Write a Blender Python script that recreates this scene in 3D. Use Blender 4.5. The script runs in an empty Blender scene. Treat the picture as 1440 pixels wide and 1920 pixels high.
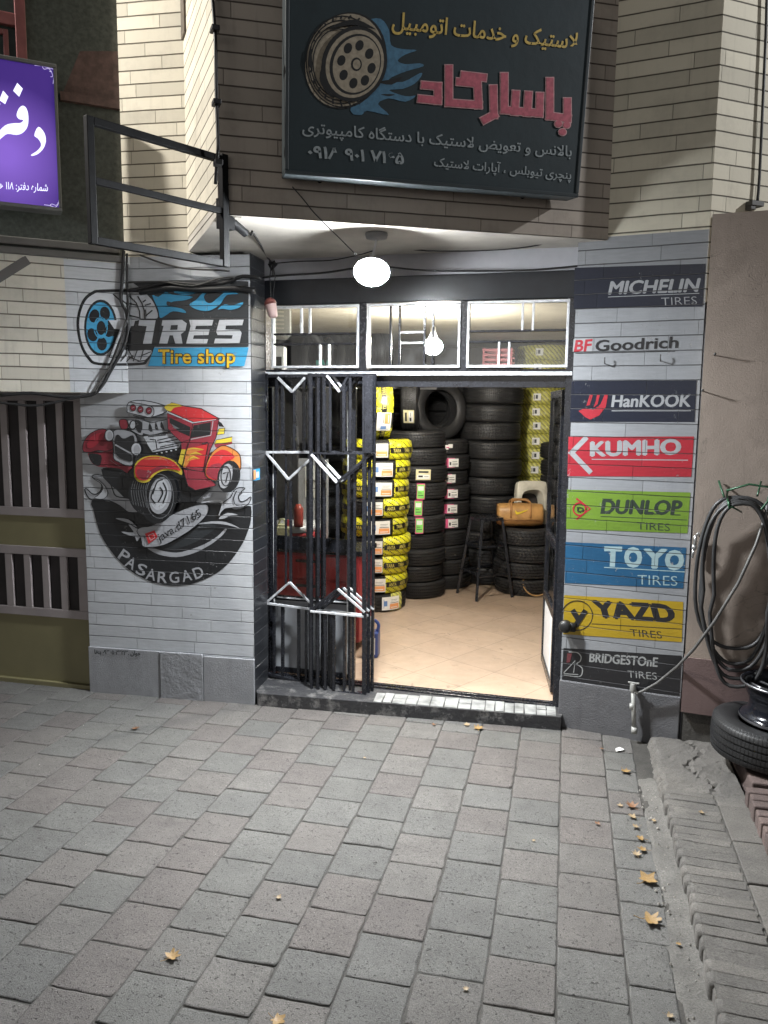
import bpy, math, random, unicodedata
from mathutils import Vector, Matrix
random.seed(7)
R = math.radians
sc = bpy.context.scene
C = sc.collection
# ------------------------------------------------------------------ camera
FPX, PITCH, ROLL, CAM_H = 1480.0, R(7.57), R(0.61), 2.0
_cp, _sp, _c, _s = math.cos(PITCH), math.sin(PITCH), math.cos(ROLL), math.sin(ROLL)
CF = Vector((0, _cp, -_sp)); _U0 = Vector((0, _sp, _cp)); _X0 = Vector((1, 0, 0))
CX = _c*_X0 + _s*_U0; CU = -_s*_X0 + _c*_U0
CC = Vector((0, 0, CAM_H))
cam = bpy.data.cameras.new('camera'); camo = bpy.data.objects.new('camera', cam); C.objects.link(camo)
m = Matrix.Identity(4)
for i in range(3):
    m[i][0] = CX[i]; m[i][1] = CU[i]; m[i][2] = -CF[i]; m[i][3] = CC[i]
camo.matrix_world = m
cam.sensor_fit = 'VERTICAL'; cam.sensor_height = 36; cam.lens = FPX/1920*36
cam.clip_start = 0.05; cam.clip_end = 300
sc.camera = camo
# ------------------------------------------------------------------ night sky, exposure
w = bpy.data.worlds.new('World'); sc.world = w; w.use_nodes = True
nt = w.node_tree; bg = nt.nodes['Background']
sky = nt.nodes.new('ShaderNodeTexSky'); sky.sky_type = 'NISHITA'; sky.sun_disc = False
sky.sun_elevation = R(8); sky.sun_rotation = R(200)
hs = nt.nodes.new('ShaderNodeHueSaturation'); hs.inputs['Saturation'].default_value = 0.12
nt.links.new(sky.outputs[0], hs.inputs['Color']); nt.links.new(hs.outputs[0], bg.inputs['Color'])
bg.inputs['Strength'].default_value = 0.034
sc.view_settings.view_transform = 'Standard'; sc.view_settings.look = 'None'
sc.view_settings.exposure = 0.0; sc.view_settings.gamma = 1.0
sc.cycles.use_denoising = True
sc.cycles.max_bounces = 8; sc.cycles.sample_clamp_indirect = 6.0
BULB_L, INNER_L, STREET_W, SIGN_L = 3050.0, 950.0, 1350.0, .8
# ------------------------------------------------------------------ pixel rays and frames
def ray(x, y): return (x-720)*CX - (y-960)*CU + FPX*CF
def onz(x, y, z=0.0):
    d = ray(x, y); return CC + d*((z-CAM_H)/d.z)
class Fr:
    """a wall's own frame: u along it, y into it, w up"""
    def __init__(s, o, yaw, lean=0.0):
        s.o = Vector(o); s.U = Vector((math.cos(yaw), math.sin(yaw), 0)); y0 = Vector((-math.sin(yaw), math.cos(yaw), 0))
        z = Vector((0, 0, 1)); s.W = math.cos(lean)*z - math.sin(lean)*y0; s.Y = math.cos(lean)*y0 + math.sin(lean)*z
    def px(s, x, y, d=0.0):
        r = ray(x, y); t = ((s.o + s.Y*d - CC).dot(s.Y))/r.dot(s.Y); p = CC + r*t - s.o
        return (p.dot(s.U), p.dot(s.W))
    def p3(s, x, y, d=0.0):
        u, v = s.px(x, y, d); return Vector((u, d, v))
    def mat(s):
        m = Matrix.Identity(4)
        for i in range(3):
            m[i][0] = s.U[i]; m[i][1] = s.Y[i]; m[i][2] = s.W[i]; m[i][3] = s.o[i]
        return m
    def loc(s, P):
        q = Vector(P)-s.o; return Vector((q.dot(s.U), q.dot(s.Y), q.dot(s.W)))
    def glob(s, P): return s.o + s.U*P[0] + s.Y*P[1] + s.W*P[2]
# ------------------------------------------------------------------ mesh builder
class MB:
    def __init__(s): s.v = []; s.f = []; s.m = []; s.sm = []; s.mi = 0; s.smooth = False
    def face(s, idx): s.f.append(tuple(idx)); s.m.append(s.mi); s.sm.append(s.smooth)
    def poly(s, pts):
        n = len(s.v); s.v += [tuple(p) for p in pts]; s.face(range(n, n+len(pts)))
    def box(s, a, b, M=None, bev=0.0):
        x0, y0, z0 = a; x1, y1, z1 = b
        ps = [(x0,y0,z0),(x1,y0,z0),(x1,y1,z0),(x0,y1,z0),(x0,y0,z1),(x1,y0,z1),(x1,y1,z1),(x0,y1,z1)]
        if M is not None: ps = [tuple(M @ Vector(p)) for p in ps]
        n = len(s.v); s.v += ps
        for q in ((0,3,2,1),(4,5,6,7),(0,1,5,4),(1,2,6,5),(2,3,7,6),(3,0,4,7)): s.face([n+i for i in q])
    def beam(s, p, q, a, b=None, up=(0,0,1)):
        b = b or a; p = Vector(p); q = Vector(q); d = (q-p).normalized(); upv = Vector(up)
        if abs(d.dot(upv)) > .95: upv = Vector((0,1,0))
        x = d.cross(upv).normalized(); y = x.cross(d)
        n = len(s.v)
        for c in (p, q):
            for i, j in ((-1,-1),(1,-1),(1,1),(-1,1)): s.v.append(tuple(c + x*(i*a/2) + y*(j*b/2)))
        for k in ((0,1,2,3),(7,6,5,4),(0,4,5,1),(1,5,6,2),(2,6,7,3),(3,7,4,0)): s.face([n+i for i in k])
    def tube(s, pts, r, n=8, closed=False):
        pts = [Vector(p) for p in pts]; N = len(pts); b = len(s.v); last = None; o = s.smooth; s.smooth = True
        for i, p in enumerate(pts):
            a = pts[(i-1) % N] if (closed or i > 0) else p; c = pts[(i+1) % N] if (closed or i < N-1) else p
            d = (c-a).normalized()
            if last is None:
                u = Vector((0,0,1)) if abs(d.z) < .9 else Vector((1,0,0)); x = d.cross(u).normalized()
            else: x = (last - d*last.dot(d)).normalized()
            last = x; y = d.cross(x); rr = r[i] if isinstance(r, (list, tuple)) else r
            for k in range(n):
                t = 2*math.pi*k/n; s.v.append(tuple(p + (x*math.cos(t) + y*math.sin(t))*rr))
        for i in range(N if closed else N-1):
            j = (i+1) % N
            for k in range(n): s.face((b+i*n+k, b+i*n+(k+1)%n, b+j*n+(k+1)%n, b+j*n+k))
        if not closed:
            s.face([b+k for k in range(n)][::-1]); s.face([b+(N-1)*n+k for k in range(n)])
        s.smooth = o
    def lathe(s, prof, n=48, M=None, closed=False, a0=0.0, a1=2*math.pi):
        b = len(s.v); full = abs(a1-a0-2*math.pi) < 1e-6; na = n if full else n+1; K = len(prof)
        for i in range(na):
            t = a0+(a1-a0)*i/n; ct, st = math.cos(t), math.sin(t)
            for r, z in prof:
                p = Vector((r*ct, r*st, z)); s.v.append(tuple(M @ p if M is not None else p))
        for i in range(n):
            j = (i+1) % na
            for k in range(K if closed else K-1):
                l = (k+1) % K; s.face((b+i*K+k, b+j*K+k, b+j*K+l, b+i*K+l))
    def build(s, name, mats, parent=None, loc=None):
        me = bpy.data.meshes.new(name); me.from_pydata(s.v, [], s.f)
        for mm in (mats if isinstance(mats, (list, tuple)) else [mats]): me.materials.append(mm)
        me.polygons.foreach_set('material_index', s.m); me.polygons.foreach_set('use_smooth', s.sm); me.update()
        o = bpy.data.objects.new(name, me); C.objects.link(o)
        if parent is not None: o.parent = parent
        if loc is not None: o.location = loc
        return o
def bevel(o, wd=.004, seg=2):
    b = o.modifiers.new('bevel', 'BEVEL'); b.width = wd; b.segments = seg; b.limit_method = 'ANGLE'; b.angle_limit = R(40); return o
def tag(o, label=None, cat=None, group=None, kind=None):
    if label: o['label'] = label
    if cat: o['category'] = cat
    if group: o['group'] = group
    if kind: o['kind'] = kind
    return o
def thing(name, label, cat, M=None, group=None):
    o = bpy.data.objects.new(name, None); C.objects.link(o); o.empty_display_size = .1
    if M is not None: o.matrix_world = M
    return tag(o, label, cat, group)
def T3(x, y, z): return Matrix.Translation((x, y, z))
def dup(root, M, label):
    r = root.copy(); C.objects.link(r); r.matrix_world = M; r['label'] = label
    for ch in list(root.children):
        c = ch.copy(); C.objects.link(c); c.parent = r
        for g in ch.children:
            d = g.copy(); C.objects.link(d); d.parent = c
    return r
# ------------------------------------------------------------------ materials
class NT:
    def __init__(s, name):
        s.m = bpy.data.materials.new(name); s.m.use_nodes = True; s.t = s.m.node_tree; s.b = s.t.nodes['Principled BSDF']
    def n(s, typ, **k):
        x = s.t.nodes.new(typ)
        for a, v in k.items(): setattr(x, a, v)
        return x
    def put(s, sock, v):
        if isinstance(v, (int, float)): sock.default_value = v
        elif isinstance(v, (tuple, list)): sock.default_value = (tuple(v)+(1,))[:4] if sock.type == 'RGBA' else v
        else: s.t.links.new(v, sock)
    def math(s, op, a, b=None, c=None):
        x = s.n('ShaderNodeMath', operation=op)
        for i, v in enumerate((a, b, c)):
            if v is not None: s.put(x.inputs[i], v)
        return x.outputs[0]
    def mix(s, f, a, b, bt='MIX'):
        x = s.n('ShaderNodeMix', data_type='RGBA', blend_type=bt); s.put(x.inputs[0], f); s.put(x.inputs[6], a); s.put(x.inputs[7], b); return x.outputs[2]
    def obj(s): return s.n('ShaderNodeTexCoord').outputs['Object']
    def noise(s, scale, vec=None, detail=4, rough=.55, dist=0.0, stretch=None):
        v = vec if vec is not None else s.obj()
        if stretch:
            mp = s.n('ShaderNodeMapping'); s.t.links.new(v, mp.inputs[0]); mp.inputs['Scale'].default_value = stretch; v = mp.outputs[0]
        x = s.n('ShaderNodeTexNoise'); x.inputs['Scale'].default_value = scale; x.inputs['Detail'].default_value = detail
        x.inputs['Roughness'].default_value = rough; x.inputs['Distortion'].default_value = dist
        s.t.links.new(v, x.inputs['Vector']); return x.outputs['Fac']
    def ramp(s, f, a, b):  # linear map a..b -> 0..1 clamped
        x = s.n('ShaderNodeMapRange'); s.put(x.inputs[0], f); x.inputs[1].default_value = a; x.inputs[2].default_value = b; return x.outputs[0]
    def bump(s, h, strength=.3, dist=.01, normal=None):
        x = s.n('ShaderNodeBump'); x.inputs['Strength'].default_value = strength; x.inputs['Distance'].default_value = dist; s.put(x.inputs['Height'], h)
        if normal is not None: s.t.links.new(normal, x.inputs['Normal'])
        return x.outputs[0]
    def out(s, col=None, rough=None, metal=None, normal=None, **k):
        if col is not None: s.put(s.b.inputs['Base Color'], col)
        if rough is not None: s.put(s.b.inputs['Roughness'], rough)
        if metal is not None: s.put(s.b.inputs['Metallic'], metal)
        if normal is not None: s.put(s.b.inputs['Normal'], normal)
        for a, v in k.items(): s.put(s.b.inputs[a.replace('_', ' ')], v)
        return s.m
def scl(c, f): return tuple(min(1, x*f) for x in c)
_mc = {}
def mat(name, col, rough=.55, metal=0.0, var=.15, vs=6.0, bs=0.0, bsc=60.0, **k):
    if name in _mc: return _mc[name]
    t = NT(name); f = t.noise(vs); c = t.mix(t.ramp(f, .3, .7), scl(col, 1-var), scl(col, 1+var))
    nrm = t.bump(t.noise(bsc), bs, .004) if bs else None
    rr = t.math('ADD', rough-.08, t.math('MULTIPLY', t.noise(vs*2.3), .16))
    _mc[name] = t.out(c, rr, metal, nrm, **k); return _mc[name]
def emit(name, col, st):
    t = NT(name); return t.out((0.8,0.8,0.8), .5, Emission_Color=col, Emission_Strength=st)
def courses(t, h, phase, length=.42, jw=.0022, vw=.0012):
    """stone courses in wall coordinates: joint mask (0..1), random per stone"""
    s = t.n('ShaderNodeSeparateXYZ'); t.t.links.new(t.obj(), s.inputs[0])
    wob = t.math('MULTIPLY', t.math('SUBTRACT', t.noise(5.0), .5), .006)
    z = t.math('DIVIDE', t.math('SUBTRACT', t.math('ADD', s.outputs[2], wob), phase), h); row = t.math('FLOOR', z); fz = t.math('FRACT', z)
    dz = t.math('MULTIPLY', t.math('MINIMUM', fz, t.math('SUBTRACT', 1.0, fz)), h)
    wn = t.n('ShaderNodeTexWhiteNoise', noise_dimensions='1D'); t.put(wn.inputs['W'], row)
    u = t.math('ADD', t.math('DIVIDE', s.outputs[0], length), t.math('MULTIPLY', wn.outputs['Value'], 7.3)); fu = t.math('FRACT', u)
    du = t.math('MULTIPLY', t.math('MINIMUM', fu, t.math('SUBTRACT', 1.0, fu)), length)
    jz = t.ramp(dz, jw*1.5, jw*.6); ju = t.ramp(du, vw*1.5, vw*.6)
    cb = t.n('ShaderNodeCombineXYZ'); t.put(cb.inputs[0], row); t.put(cb.inputs[1], t.math('FLOOR', u))
    w2 = t.n('ShaderNodeTexWhiteNoise', noise_dimensions='2D'); t.t.links.new(cb.outputs[0], w2.inputs['Vector'])
    return jz, ju, w2.outputs['Value']
def stone(name, col, joint, h, phase, length=.42, var=.12, dirt=.35, rough=.75):
    t = NT(name); jz, ju, rnd = courses(t, h, phase, length, .0034, .0016)
    c = t.mix(rnd, scl(col, 1-var), scl(col, 1+var))
    c = t.mix(t.math('MULTIPLY', t.ramp(t.noise(3.5, detail=8, rough=.7), .5, .75), dirt), c, scl(col, .45))
    c = t.mix(t.math('MULTIPLY', t.ramp(t.noise(9, stretch=(3,3,.25), detail=6), .55, .8), dirt*.8), c, scl(col, .5))
    j = t.math('MAXIMUM', jz, t.math('MULTIPLY', ju, .75)); c = t.mix(j, c, joint)
    hgt = t.math('ADD', t.math('MULTIPLY', j, -1.0), t.math('ADD', t.math('MULTIPLY', t.noise(40), .25), t.math('MULTIPLY', rnd, .15)))
    return t.out(c, rough, 0, t.bump(hgt, .7, .006))
def paint(name, col, h, phase, rough=.5, var=.12, jc=.30, brush=True):
    """brush-painted colour over the stone courses: the joints stay readable"""
    t = NT(name); jz, ju, rnd = courses(t, h, phase)
    c = t.mix(t.ramp(t.noise(16, stretch=(.6,1,5), detail=6), .3, .7), scl(col, 1-var*1.6), scl(col, 1+var*1.3))
    if max(col) < .05 and 'mural' in name: c = t.mix(t.math('MULTIPLY', t.ramp(t.noise(9, detail=6), .52, .75), .35), c, (.045,.045,.05))
    c = t.mix(.55, c, t.mix(rnd, scl(col, .86), scl(col, 1.10)))
    c = t.mix(t.math('MULTIPLY', t.ramp(t.noise(30, detail=8, rough=.8), .60, .72), .4), c, scl(col, .5))
    c = t.mix(t.math('MULTIPLY', t.ramp(t.noise(3.2, stretch=(1.6,1.6,.35), detail=7, rough=.7), .52, .78), .32), c, scl(col, .55))
    chip = t.math('MULTIPLY', t.ramp(t.noise(26, detail=6, rough=.75), .60, .64), t.ramp(t.noise(2.3, detail=3), .50, .62)); c = t.mix(t.math('MULTIPLY', chip, .75), c, (.27,.265,.26))
    c = t.mix(jz, c, scl(col, jc) if max(col) > .05 else (.07,.07,.075)); c = t.mix(t.math('MULTIPLY', ju, .5), c, scl(col, jc))
    hgt = t.math('ADD', t.math('MULTIPLY', t.math('MAXIMUM', jz, ju), -1.0), t.math('ADD', t.math('MULTIPLY', t.noise(55), .25), t.math('ADD', t.math('MULTIPLY', rnd, .45), t.math('MULTIPLY', chip, -.25))))
    return t.out(c, rough, 0, t.bump(hgt, .9, .006))
# ------------------------------------------------------------------ lettering
_JOIN_R = set('اآدذرزژو')
_FORMS = {}
for cp in list(range(0xFB50, 0xFE00)) + list(range(0xFE70, 0xFEFD)):
    d = unicodedata.decomposition(chr(cp)).split()
    if len(d) == 2 and d[0] in ('<isolated>', '<final>', '<initial>', '<medial>'): _FORMS.setdefault(chr(int(d[1], 16)), {}).setdefault(d[0][1:-1], chr(cp))
_LA = {'ا': ('\ufefb', '\ufefc'), 'آ': ('\ufef5', '\ufef6')}
def shape(s):
    s = s.replace('ي', 'ی').replace('ك', 'ک'); out = []; i = 0; prev = False
    while i < len(s):
        ch = s[i]
        if ch == 'ل' and i+1 < len(s) and s[i+1] in _LA: out.append(_LA[s[i+1]][1 if prev else 0]); prev = False; i += 2; continue
        F = _FORMS.get(ch)
        if not F: out.append(ch); prev = False; i += 1; continue
        nxt = i+1 < len(s) and s[i+1] in _FORMS; jr = ch not in _JOIN_R and nxt and ch != 'ء'
        k = 'medial' if (prev and jr) else 'final' if prev else 'initial' if jr else 'isolated'
        out.append(F.get(k, F.get('isolated', ch))); prev = jr; i += 1
    res = ''.join(out)[::-1]
    import re
    return re.sub('[۰-۹0-9]+', lambda m: m.group(0)[::-1], res)
_tc = {}
def glyphs(s, off=0.0, sp=1.0):
    k = (s, off, sp)
    if k not in _tc:
        cu = bpy.data.curves.new('lettering', 'FONT'); cu.body = s; cu.offset = off; cu.space_character = sp; cu.resolution_u = 3
        o = bpy.data.objects.new('lettering', cu); me = bpy.data.meshes.new_from_object(o)
        vs = [(v.co.x, v.co.y) for v in me.vertices]; fs = [tuple(p.vertices) for p in me.polygons]
        bpy.data.objects.remove(o); bpy.data.curves.remove(cu); bpy.data.meshes.remove(me)
        x0 = min(v[0] for v in vs); x1 = max(v[0] for v in vs); ys = [v[1] for v in vs]
        _tc[k] = ([((x-x0)/(x1-x0), y) for x, y in vs], fs, min(ys), max(ys))
    return _tc[k]
CAP = .727
class Painter:
    """flat paint laid on a wall frame in stacked thin coats; fr may be several (frame, keep) pairs"""
    def __init__(s, frs, conv=lambda x, y: (x, y), d0=.0015):
        s.frs = frs if isinstance(frs, list) else [(frs, None)]; s.conv = conv; s.d = d0; s.mb = [MB() for _ in s.frs]; s.mats = []
    def mi(s, m):
        if m not in s.mats: s.mats.append(m)
        return s.mats.index(m)
    def raw(s, px, m):
        s.d += .00007; i = s.mi(m)
        for (fr, keep), mb in zip(s.frs, s.mb):
            q = px
            if keep:
                sg, lim = keep; o = []
                for a, b in zip(px, px[1:]+px[:1]):
                    ia, ib = sg*(a[0]-lim) >= 0, sg*(b[0]-lim) >= 0
                    if ia: o.append(a)
                    if ia != ib: t = (lim-a[0])/(b[0]-a[0]); o.append((lim, a[1]+t*(b[1]-a[1])))
                q = o
            if len(q) < 3: continue
            mb.mi = i; pts = []
            for x, y in q:
                u, v = fr.px(x, y); pts.append((u, -s.d, v))
            A = sum(a[0]*b[2]-b[0]*a[2] for a, b in zip(pts, pts[1:]+pts[:1]))
            mb.poly(pts if A > 0 else pts[::-1])
    def poly(s, pts, m): s.raw([s.conv(*p) for p in pts], m)
    def smooth(s, pts, m, k=4): s.poly(spline(pts, k, True), m)
    def stroke(s, pts, wd, m, closed=False, taper=False):
        if closed: pts = list(pts)+[pts[0]]
        N = len(pts); L = []; Rr = []
        for i, p in enumerate(pts):
            a = pts[i-1] if i > 0 else (pts[N-2] if closed else p); b = pts[i+1] if i < N-1 else (pts[1] if closed else p)
            dx, dy = b[0]-a[0], b[1]-a[1]; l = math.hypot(dx, dy) or 1; nx, ny = -dy/l, dx/l
            h = wd/2*(1 if not taper else .25+.75*math.sin(math.pi*min(1, max(0, i/(N-1)))))
            L.append((p[0]+nx*h, p[1]+ny*h)); Rr.append((p[0]-nx*h, p[1]-ny*h))
        for i in range(N-1): s.poly([L[i], L[i+1], Rr[i+1], Rr[i]], m)
    def ell(s, cx, cy, rx, ry, m, rot=0, n=28):
        c, q = math.cos(R(rot)), math.sin(R(rot))
        s.poly([(cx+rx*math.cos(t)*c-ry*math.sin(t)*q, cy+rx*math.cos(t)*q+ry*math.sin(t)*c) for t in [2*math.pi*i/n for i in range(n)]], m)
    def ring(s, cx, cy, rx, ry, wd, m, n=28):
        s.stroke([(cx+rx*math.cos(2*math.pi*i/n), cy+ry*math.sin(2*math.pi*i/n)) for i in range(n)], wd, m, True)
    def text(s, txt, bl, br, tl, m, off=0.0, sp=1.0, fit='cap', bold=0.0):
        if bold:
            for ox, oy in ((-1,0),(1,0),(0,-.6),(0,.6)): s.text(txt, (bl[0]+ox*bold, bl[1]+oy*bold), (br[0]+ox*bold, br[1]+oy*bold), (tl[0]+ox*bold, tl[1]+oy*bold), m, off, sp, fit)
        s.text_(txt, bl, br, tl, m, off, sp, fit)
    def text_(s, txt, bl, br, tl, m, off=0.0, sp=1.0, fit='cap'):
        """bl, br: ends of the base line; tl: point above bl at capital height (or full box)"""
        vs, fs, y0, y1 = glyphs(txt, off, sp); s.d += .00007; i = s.mi(m)
        bl, br, tl = s.conv(*bl), s.conv(*br), s.conv(*tl)
        for (fr, keep), mb in zip(s.frs, s.mb):
            A, B, D = [Vector(fr.px(*p)) for p in (bl, br, tl)]; mb.mi = i; n = len(mb.v)
            for x, y in vs:
                yy = y/CAP if fit == 'cap' else (y-y0)/(y1-y0)
                q = A + (B-A)*x + (D-A)*yy; mb.v.append((q.x, -s.d, q.y))
            for f in fs:
                if keep:
                    cx = sum(vs[k][0] for k in f)/len(f); X = bl[0]+(br[0]-bl[0])*cx
                    if keep[0]*(X-keep[1]) < 0: continue
                mb.face([n+k for k in f])
    def done(s, name, parents, label=None):
        r = []
        for mb, p in zip(s.mb, parents if isinstance(parents, list) else [parents]):
            if mb.f:
                o = mb.build(name, s.mats, p)
                if label: o['label'] = label
                r.append(o)
        return r
def spline(pts, k=4, closed=False):
    N = len(pts); out = []
    rng = range(N if closed else N-1)
    for i in rng:
        p = [pts[(i+j) % N] if closed else pts[min(max(i+j, 0), N-1)] for j in (-1, 0, 1, 2)]
        for q in range(k):
            t = q/k; o = []
            for a, b, c, d in zip(*p): o.append(.5*((2*b)+(-a+c)*t+(2*a-5*b+4*c-d)*t*t+(-a+3*b-3*c+d)*t**3))
            out.append(tuple(o))
    if not closed: out.append(tuple(pts[-1]))
    return out
# ------------------------------------------------------------------ wall frames of the street front
FL = Fr((-0.8517, 5.121, 0), R(-10.2)); FR = Fr((1.15, 4.796, 0), R(-24)); FD = Fr((-.06, 5.25, 0), R(-15.3))
Pc = FL.glob((FL.px(238, 620)[0], 0, 0)); FB = Fr(Pc, R(25))
BX = onz(409, 402, 2.97); BX.z = 0; CU_ = FR.px(1140, 442)[0]; CXp = FR.glob((CU_, 0, 0))
FP = Fr(BX, math.atan2(CXp.y-BX.y, CXp.x-BX.x)); AX = FL.glob((FL.px(352, 480)[0], 0, 0))
FS = Fr(AX, math.atan2(BX.y-AX.y, BX.x-AX.x)); EU = .687; EX = FR.glob((EU, 0, 0)); FE = Fr(EX, R(21.7))
FW = Fr(FR.glob((EU+.012, -.055, 0)), R(-21.7)); FG = Fr((-2.03, 5.375, 0), R(-13))
ZS = 2.97; ZF = .085; HC = .0795; HR = .0835
phL = FL.px(470, 739)[1]; phR = FR.px(1076, 580)[1]; phB = FB.px(120, 690)[1]
# ------------------------------------------------------------------ materials of the setting
DK = (.012, .013, .016)
GREY = (.47, .488, .515)
M_cream = stone('cream_stone', (.62, .575, .475), (.10, .085, .06), HC, .013, .40)
M_creamR = stone('cream_stone_weathered', (.60, .56, .45), (.09, .08, .06), HR, phR % HR, .52, dirt=.4)
M_creamB = stone('cream_stone_stained', (.54, .51, .44), (.11, .09, .07), HC, phB % HC, .36, dirt=.5)
M_bay = stone('cream_stone_shaded', (.40, .35, .30), (.07, .055, .045), HC, .02, .55, dirt=.5)  # cream stone darkened in colour to carry the shade on the bay front
M_greyL = paint('grey_wall_paint', GREY, HC, phL % HC)
M_greyR = paint('grey_wall_paint_dimmed', scl(GREY, .50), HR, phR % HR)  # left pillar's grey, darkened: the weaker light here is put into the colour
M_greyB = paint('grey_wall_paint_beam', GREY, HC, phB % HC)
M_jamb = paint('black_jamb_paint', (.02, .022, .026), HC*1.0, phL % HC, rough=.28)
M_soffit = mat('plaster_soffit', (.50, .47, .42), .8, var=.18, vs=3, bs=.3)
M_lilac = mat('grey_band_paint', (.42, .42, .45), .7, var=.12, vs=4, bs=.2)
M_black = mat('black_metal_paint', (.015, .016, .020), .26, var=.3, vs=25, bs=.15, bsc=120)
M_blackw = mat('black_board_paint', (.013, .015, .019), .38, var=.25, vs=8, bs=.15, bsc=50)
M_silver = mat('silver_paint', (.62, .63, .65), .35, var=.18, vs=30, bs=.2, bsc=140)
M_white = mat('white_paint', (.72, .73, .74), .45, var=.1, vs=30)
M_pave = None
def make_paver():
    t = NT('concrete_pavers'); g = t.n('ShaderNodeNewGeometry'); rnd = g.outputs['Random Per Island']
    cr = t.n('ShaderNodeValToRGB'); e = cr.color_ramp; e.elements[0].position = 0; e.elements[0].color = (.142,.142,.137,1); e.elements[1].position = 1; e.elements[1].color = (.172,.166,.158,1)
    for p, c in ((.22,(.164,.163,.157,1)),(.45,(.150,.150,.143,1)),(.6,(.160,.146,.139,1)),(.74,(.147,.135,.130,1)),(.86,(.170,.160,.152,1))):
        x = e.elements.new(p); x.color = c
    t.t.links.new(rnd, cr.inputs[0]); c = cr.outputs[0]
    big = t.ramp(t.noise(1.1, detail=5, rough=.6), .32, .70); c = t.mix(1.0, c, t.mix(big, (.78,.765,.755), (1.0,.98,.96)), 'MULTIPLY')
    mid = t.ramp(t.noise(7, detail=7, rough=.7), .30, .72); c = t.mix(1.0, c, t.mix(mid, (.80,.80,.80), (1.1,1.1,1.1)), 'MULTIPLY')
    st = t.math('MULTIPLY', t.ramp(t.noise(2.6, detail=4, dist=1.0), .63, .72), .35); c = t.mix(st, c, (.070,.066,.06))
    fine = t.noise(210, detail=4, rough=.8); c = t.mix(1.0, c, t.mix(t.ramp(fine, .34, .66), (.55,.55,.55), (1.25,1.25,1.25)), 'MULTIPLY')
    pn = t.noise(95, detail=3, rough=.6, dist=.8); pit = t.ramp(pn, .62, .67); c = t.mix(t.math('MULTIPLY', pit, .8), c, (.035,.033,.03))
    pn2 = t.ramp(t.noise(38, detail=2, dist=.5), .70, .73); c = t.mix(t.math('MULTIPLY', pn2, .6), c, (.045,.042,.038))
    sp = t.ramp(t.noise(130, detail=1), .73, .77); c = t.mix(t.math('MULTIPLY', sp, .5), c, (.36,.35,.33))
    h = t.math('ADD', t.math('MULTIPLY', t.math('MAXIMUM', pit, pn2), -1.3), t.math('ADD', t.math('MULTIPLY', fine, 1.1), t.math('MULTIPLY', mid, .9)))
    return t.out(c, .85, 0, t.bump(h, 1.0, .005))
M_pave = make_paver()
def concrete(name, col, var=.2, sc_=5, grain=.9, isl=0.0):
    t = NT(name); rn = t.n('ShaderNodeNewGeometry').outputs['Random Per Island']; c = t.mix(t.ramp(t.noise(sc_, detail=8, rough=.65), .3, .7), scl(col, 1-var), scl(col, 1+var))
    f = t.noise(140, detail=4, rough=.75); c = t.mix(t.ramp(f, .32, .6), scl(col, .55), c)
    sp = t.ramp(t.noise(60, detail=2), .68, .72); c = t.mix(t.math('MULTIPLY', sp, .6), c, scl(col, .35))
    if isl: c = t.mix(1.0, c, t.mix(rn, (1-isl,)*3, (1+isl, 1+isl*.9, 1+isl*.8)), 'MULTIPLY')
    return t.out(c, .88, 0, t.bump(t.math('ADD', t.math('MULTIPLY', f, .6), t.noise(22, detail=6)), grain, .008))
M_conc = concrete('rough_concrete', (.145,.138,.127), .28, 6, 1.2); M_joint = concrete('joint_sand', (.062,.058,.052), .35, 12)
M_ramp = concrete('worn_concrete_ridges', (.135,.127,.117), .25, 7, 1.0, .16); M_redbrick = concrete('red_kerb_brick', (.135,.10,.092), .22, 9, 1.0, .2)
def plaster(name, col, rough=.85, grain=.6):
    t = NT(name); c = t.mix(t.ramp(t.noise(1.6, detail=8, rough=.65), .3, .7), scl(col, .78), scl(col, 1.15))
    c = t.mix(t.math('MULTIPLY', t.ramp(t.noise(6, stretch=(2.5,2.5,.3), detail=6), .55, .8), .45), c, scl(col, .55))
    sp = t.ramp(t.noise(45, detail=3), .70, .74); c = t.mix(t.math('MULTIPLY', sp, .5), c, scl(col, .3)); ck = t.math('ABSOLUTE', t.math('SUBTRACT', t.noise(2.2, detail=5, dist=1.2), .5)); c = t.mix(t.math('MULTIPLY', t.ramp(ck, .006, .001), t.math('MULTIPLY', t.ramp(t.noise(1.3), .5, .6), .7)), c, scl(col, .3)); c = t.mix(t.math('MULTIPLY', t.ramp(t.noise(3.1, detail=6, rough=.7), .56, .66), .4), c, scl(col, .6))
    return t.out(c, rough, 0, t.bump(t.math('ADD', t.noise(120, detail=5, rough=.7), t.math('MULTIPLY', t.noise(9, detail=3), .8)), grain, .006))
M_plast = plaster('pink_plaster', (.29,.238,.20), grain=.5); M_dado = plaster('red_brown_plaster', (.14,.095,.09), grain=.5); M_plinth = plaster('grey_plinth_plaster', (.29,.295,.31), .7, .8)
M_plinthR = plaster('dark_plinth_plaster', (.13,.13,.138), .6, 1.2)
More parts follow.
